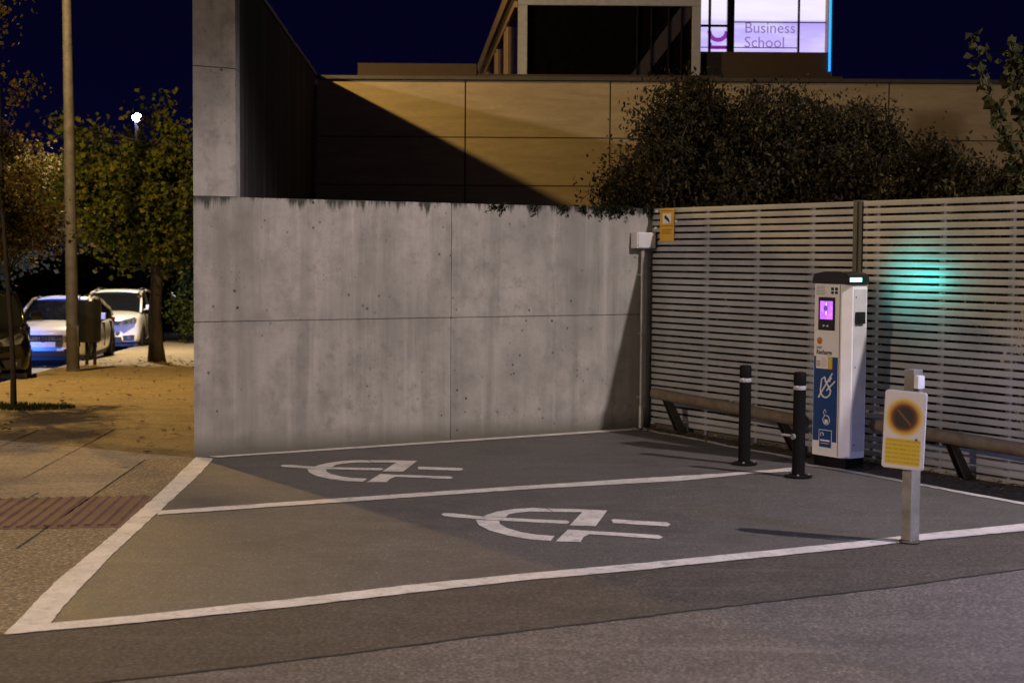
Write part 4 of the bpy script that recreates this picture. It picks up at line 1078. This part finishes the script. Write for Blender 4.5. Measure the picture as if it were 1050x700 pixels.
    for i in range(m_-1):
        bm.faces.new((top[0][i], top[1][i], top[1][i+1], top[0][i+1]))
        for s in (0, 1): bm.faces.new((low[s][i], low[s][i+1], top[s][i+1], top[s][i]))
        bm.faces.new((low[0][i], low[1][i], low[1][i+1], low[0][i+1]))
    bm.faces.new((top[0][0], top[1][0], low[1][0], low[0][0])); bm.faces.new((top[0][-1], top[1][-1], low[1][-1], low[0][-1]))
    bmesh.ops.recalc_face_normals(bm, faces=bm.faces[:])
    obj('window_glass', bm, M['cglass'], t, smooth=False)
    # roof shell
    bm = B(); grid = []
    sec = [(y_, z_) for y_, z_ in cb[1:-1]]
    for (y_, z_) in sec:
        w2 = cabw(z_)+0.012
        grid.append([bm.verts.new((x_*w2, y_, z_+0.012+(0.025*(1-x_*x_))-0.06*abs(x_)**6)) for x_ in np.linspace(-1, 1, 11)])
    for i in range(len(grid)-1):
        for k in range(10): bm.faces.new((grid[i][k], grid[i][k+1], grid[i+1][k+1], grid[i+1][k]))
    ro = obj('roof', bm, mat, t, smooth='all'); so = ro.modifiers.new('t', 'SOLIDIFY'); so.thickness = 0.03
    for s in (1, -1):
        bm = B()
        pr = 0.035
        tube(bm, [(s*wbm*0.95, cb[0][0]-0.02, cb[0][1]), (s*(cabw((cb[0][1]+cb[1][1])/2)+.004)*0.985, (cb[0][0]+cb[1][0])/2, (cb[0][1]+cb[1][1])/2+.012), (s*cabw(cb[1][1]), cb[1][0], cb[1][1])], pr, 8)
        for i in range(1, m_-1):
            (ya_, za_), (yb_, zb_) = cb[i], cb[i+1]
            tube(bm, [(s*cabw(za_), ya_, za_-.01), (s*cabw(zb_)*(0.95 if i == m_-2 else 1), yb_, zb_-.01)], pr, 8)
        obj('pillar', bm, mat, t, smooth='all')
        bm = B(); yb_ = 2.45 if style != 'suv' else 2.35
        tube(bm, [(s*(wbm+.005), yb_, belt-.05), (s*(cabw(Hc-.06)+.003), yb_+.08, Hc-.06)], 0.03, 6); obj('door_pillar', bm, M['trim'], t)
        bm = B(); my = cb[0][0]+0.28
        box(bm, -0.10, 0.10, -0.07, 0.07, -0.075, 0.075, 0.035)
        for v in bm.verts: v.co += Vector((s*(hw+0.10), my, belt+0.10))
        tube(bm, [(s*(hw*0.93), my+.02, belt+.02), (s*(hw+.04), my, belt+.07)], 0.02, 6); obj('mirror', bm, mat, t, smooth=True)
        bm = B(); box(bm, -0.008, 0.008, 0, 0.16, 0, 0.022, 0.004)
        for v in bm.verts: v.co += Vector((s*(hw*0.993), 2.05, belt-.14))
        obj('door_handle', bm, mat, t)
        for yy in (1.35, 2.42, 3.35):
            bm = B(); box(bm, s*hw*0.93-.01 if s > 0 else -hw*1.004, hw*1.004 if s > 0 else -hw*0.93+.01, yy, yy+0.008, 0.32, belt-.09); obj('door_gap', bm, M['trim'], t)
        # headlight
        bm = B()
        if style == 'suv': P_ = [(0.36, hood_z-.25), (0.80, hood_z-.13), (0.86, hood_z-.18), (0.80, hood_z-.30), (0.50, hood_z-.34)]
        else: P_ = [(0.46, hood_z-.29), (0.74, hood_z-.20), (0.87, hood_z-.16), (0.86, hood_z-.27), (0.60, hood_z-.35)]
        va = []
        for (fx, z_) in P_:
            x_ = s*fx*hw; yy = 0.30*fx**2+ (0.02 if z_ < hood_z-.25 else 0.06)-.045
            va.append((x_, yy, z_))
        f0 = [bm.verts.new(p) for p in va]; f1 = [bm.verts.new((p[0], p[1]+.22, p[2])) for p in va]
        bm.faces.new(f0); bm.faces.new(f1[::-1])
        for k in range(5): bm.faces.new((f0[k], f0[(k+1) % 5], f1[(k+1) % 5], f1[k]))
        bmesh.ops.recalc_face_normals(bm, faces=bm.faces[:])
        obj('headlight', bm, M['lens'], t)
        bm = B(); cx_ = s*0.68*hw; zc_ = (0.36 if style == 'suv' else 0.30)
        prism(bm, [(cx_-s*.19, zc_+.07), (cx_+s*.11, zc_+.09), (cx_+s*.11, zc_-.05), (cx_-s*.14, zc_-.06)], 0.02, 0.30, axis='y'); obj('fog_lamp_recess', bm, M['trim'], t)
        bm = B(); lathe(bm, [(0.05, 0.005), (0.05, 0.018)], 14, c=(cx_, 0, zc_+.015), axis='y'); obj('fog_lamp', bm, M['lens'], t)
    for y in (fa, ra):
        for s in (-1, 1):
            w = obj('wheel', (lambda b_: (lathe(b_, [(wr*0.66, s*(hw-0.20)), (wr*0.93, s*(hw-0.21)), (wr, s*(hw-0.17)), (wr, s*(hw-0.03)), (wr*0.93, s*(hw+0.0)), (wr*0.70, s*(hw-0.005)), (wr*0.66, s*(hw-0.03))], 30, c=(0, y, wr), axis='x'), b_)[1])(B()), M['tyre'], t, smooth=True)
            bm = B(); lathe(bm, [(wr*0.66, s*(hw-.03)), (wr*0.60, s*(hw-.035)), (wr*0.6, s*(hw-.06)), (0.05, s*(hw-.06))], 24, c=(0, y, wr), axis='x')
            for k in range(5):
                a = k*2*math.pi/5; d = Vector((0, math.cos(a), math.sin(a))); q = Vector((0, -math.sin(a), math.cos(a)))
                c0 = Vector((s*(hw-.03), y, wr)); P0 = [c0+d*.03-q*.03, c0+d*wr*.62-q*.045, c0+d*wr*.62+q*.045, c0+d*.03+q*.03]
                f0 = [bm.verts.new(p) for p in P0]; f1 = [bm.verts.new(p-Vector((s*.025, 0, 0))) for p in P0]
                bm.faces.new(f0); bm.faces.new(f1[::-1])
                for j in range(4): bm.faces.new((f0[j], f0[(j+1) % 4], f1[(j+1) % 4], f1[j]))
            r_ = obj('rim', bm, M['rim'], w)
    # front: grille, lower intake, plate
    bm = B()
    if style == 'suv':
        prism(bm, [(-.40*hw, hood_z-.24), (.40*hw, hood_z-.24), (.34*hw, hood_z-.35), (-.34*hw, hood_z-.35)], -0.018, 0.15, axis='y')
    else:
        prism(bm, [(-.44*hw, hood_z-.25), (.44*hw, hood_z-.25), (.38*hw, hood_z-.41), (-.38*hw, hood_z-.41)], -0.022, 0.15, axis='y')
    gr = obj('grille', bm, M['trim'], t)
    bm = B()
    if style == 'suv': tube(bm, [(-.40*hw, -.022, hood_z-.24), (.40*hw, -.022, hood_z-.24)], 0.008, 6)
    else:
        for z_ in (hood_z-.31, hood_z-.35): tube(bm, [(-.42*hw, -.026, z_), (-.12*hw, -.03, z_)], 0.009, 6); tube(bm, [(.12*hw, -.03, z_), (.42*hw, -.026, z_)], 0.009, 6)
        ring_arc(bm, 0, hood_z-.33, 0.075, 0, 2*math.pi, 0.008, -.034)
        for a in (90, 210, 330): tube(bm, [(0, -.034, hood_z-.33), (0.072*math.cos(R_(a)), -.034, hood_z-.33+0.072*math.sin(R_(a)))], 0.008, 5)
    obj('grille_trim', bm, M['chrome'], gr)
    bm = B()
    prism(bm, [(-.42*hw, .40), (.42*hw, .40), (.46*hw, .24), (-.46*hw, .24)] if style == 'suv' else [(-.50*hw, .33), (.50*hw, .33), (.56*hw, .22), (-.56*hw, .22)], -0.008, 0.25, axis='y'); obj('air_intake', bm, M['trim'], t)
    bm = B(); box(bm, -.26, .26, -.034, -.02, .42, .53, .003); obj('number_plate', bm, M['platew'], t)
    bm = B(); box(bm, -hw*.9, hw*.9, 0.15, Lc-.15, 0.13, 0.21); obj('underbody', bm, M['trim'], t)
    if style == 'suv':
        for s in (-1, 1):
            bm = B(); tube(bm, [(s*hw*.66, 1.9, Hc+.03), (s*hw*.67, 2.1, Hc+.07), (s*hw*.67, 3.4, Hc+.06), (s*hw*.66, 3.6, Hc+.01)], 0.018, 8); obj('roof_rail', bm, M['chrome'], t)
    for s in (-1, 1):
        bm = B(); box(bm, min(s*hw*.55, s*hw*.9), max(s*hw*.55, s*hw*.9), Lc-.09, Lc-.02, belt-.18, belt-.04, .01); obj('tail_lamp', bm, M['tail'], t)
    return t
hd_ = R_(5)   # cars head slightly left going away
def place(px, Y, W):   # right front corner -> centre of the front
    x_ = (px-525)*Y/F-W/2; return Vector((x_, Y, gz(0, Y)-0.125))
car('white saloon car parked behind the grey pole and bin', place(86, 33.3, 1.78), hd_, 1.78, 4.4, 1.43, 0.93, 0.94, M['cwhite'], 'sedan')
car('taller white off road car with roof rails parked furthest back', place(142, 43.5, 1.85), hd_, 1.85, 4.4, 1.66, 1.08, 1.10, M['cwhite'], 'suv', wr=0.35)
car('black car parked nearest, cut off by the left edge', place(30, 25.2, 1.8), R_(19), 1.8, 4.4, 1.5, 1.0, 1.02, M['cblack'], 'suv', wr=0.33)

# ------------------------------------------------------------------ street lamps, charger glow, added fills and unseen blue lights
def lamp(name, loc, col, power, r=0.12):
    d = bpy.data.lights.new(name, 'POINT'); d.color = col; d.energy = power; d.shadow_soft_size = r
    o = bpy.data.objects.new(name, d); COL.objects.link(o); o.location = loc; return o
def spot(name, loc, tgt, col, power, ang, r=0.1, blend=0.5):
    d = bpy.data.lights.new(name, 'SPOT'); d.color = col; d.energy = power; d.shadow_soft_size = r; d.spot_size = R_(ang); d.spot_blend = blend
    o = bpy.data.objects.new(name, d); COL.objects.link(o); o.location = loc
    o.rotation_euler = (Vector(tgt)-Vector(loc)).to_track_quat('-Z', 'Y').to_euler(); return o
spot('street_light_right', (10.65, 6.75, 10.0), (10.65, 6.75, 0), (1.0, 0.86, 0.85), 6900, 139, 0.15, 0.15)      # full cut-off luminaire
lamp('street_light_sodium', (-8.6, 23.1, 7.7), (1.0, 0.60, 0.165), 3500, 0.12)
spot('fill_light_far', (-10.3, 39.5, 6.4), (-10.3, 39.5, 0), (1.0, 0.78, 0.48), 5500, 118, 0.12, 0.3)  # added lamp, brightens the parked cars and tree crowns
lamp('street_light_left', (-14, 1, 6.95), (1.0, 0.75, 0.54), 5400, 0.15)
spot('fill_light_behind', (0.5, -6, 7.0), (0.5, -5.9, 0), (1.0, 0.74, 0.58), 900, 150, 0.25, 0.3)  # added warm fill from behind the camera for the foreground
bl_ = FP(9.6, 2.2, 3.0)
spot('blue_lamp_right', tuple(bl_), (bl_.x, bl_.y, 0), (0.30, 0.38, 1.0), 300, 150, 0.3, 0.2)  # unseen bluish lamp, added to tint right bay, charger and fence
spot('charger_status_glow', tuple(FP(3.74, 0.40, 1.72)), tuple(FP(3.86, 0, 1.70)), (0.02, 1.0, 0.86), 9.5, 130, 0.03, 1.0)
spot('low_blue_light', (-14.6, 29.5, 0.15), (-11.4, 35.5, -0.6), (0.05, 0.20, 1.0), 6500, 52, 0.3)  # unseen low source, added for the blue on car fronts and road

# ------------------------------------------------------------------ render settings
vs = scene.view_settings
scene.view_settings.view_transform = 'Standard'; vs.look = 'None'; vs.exposure = 0.0; vs.gamma = 1.0
scene.cycles.use_denoising = True
scene.cycles.max_bounces = 6; scene.cycles.diffuse_bounces = 2
bpy.context.view_layer.update()
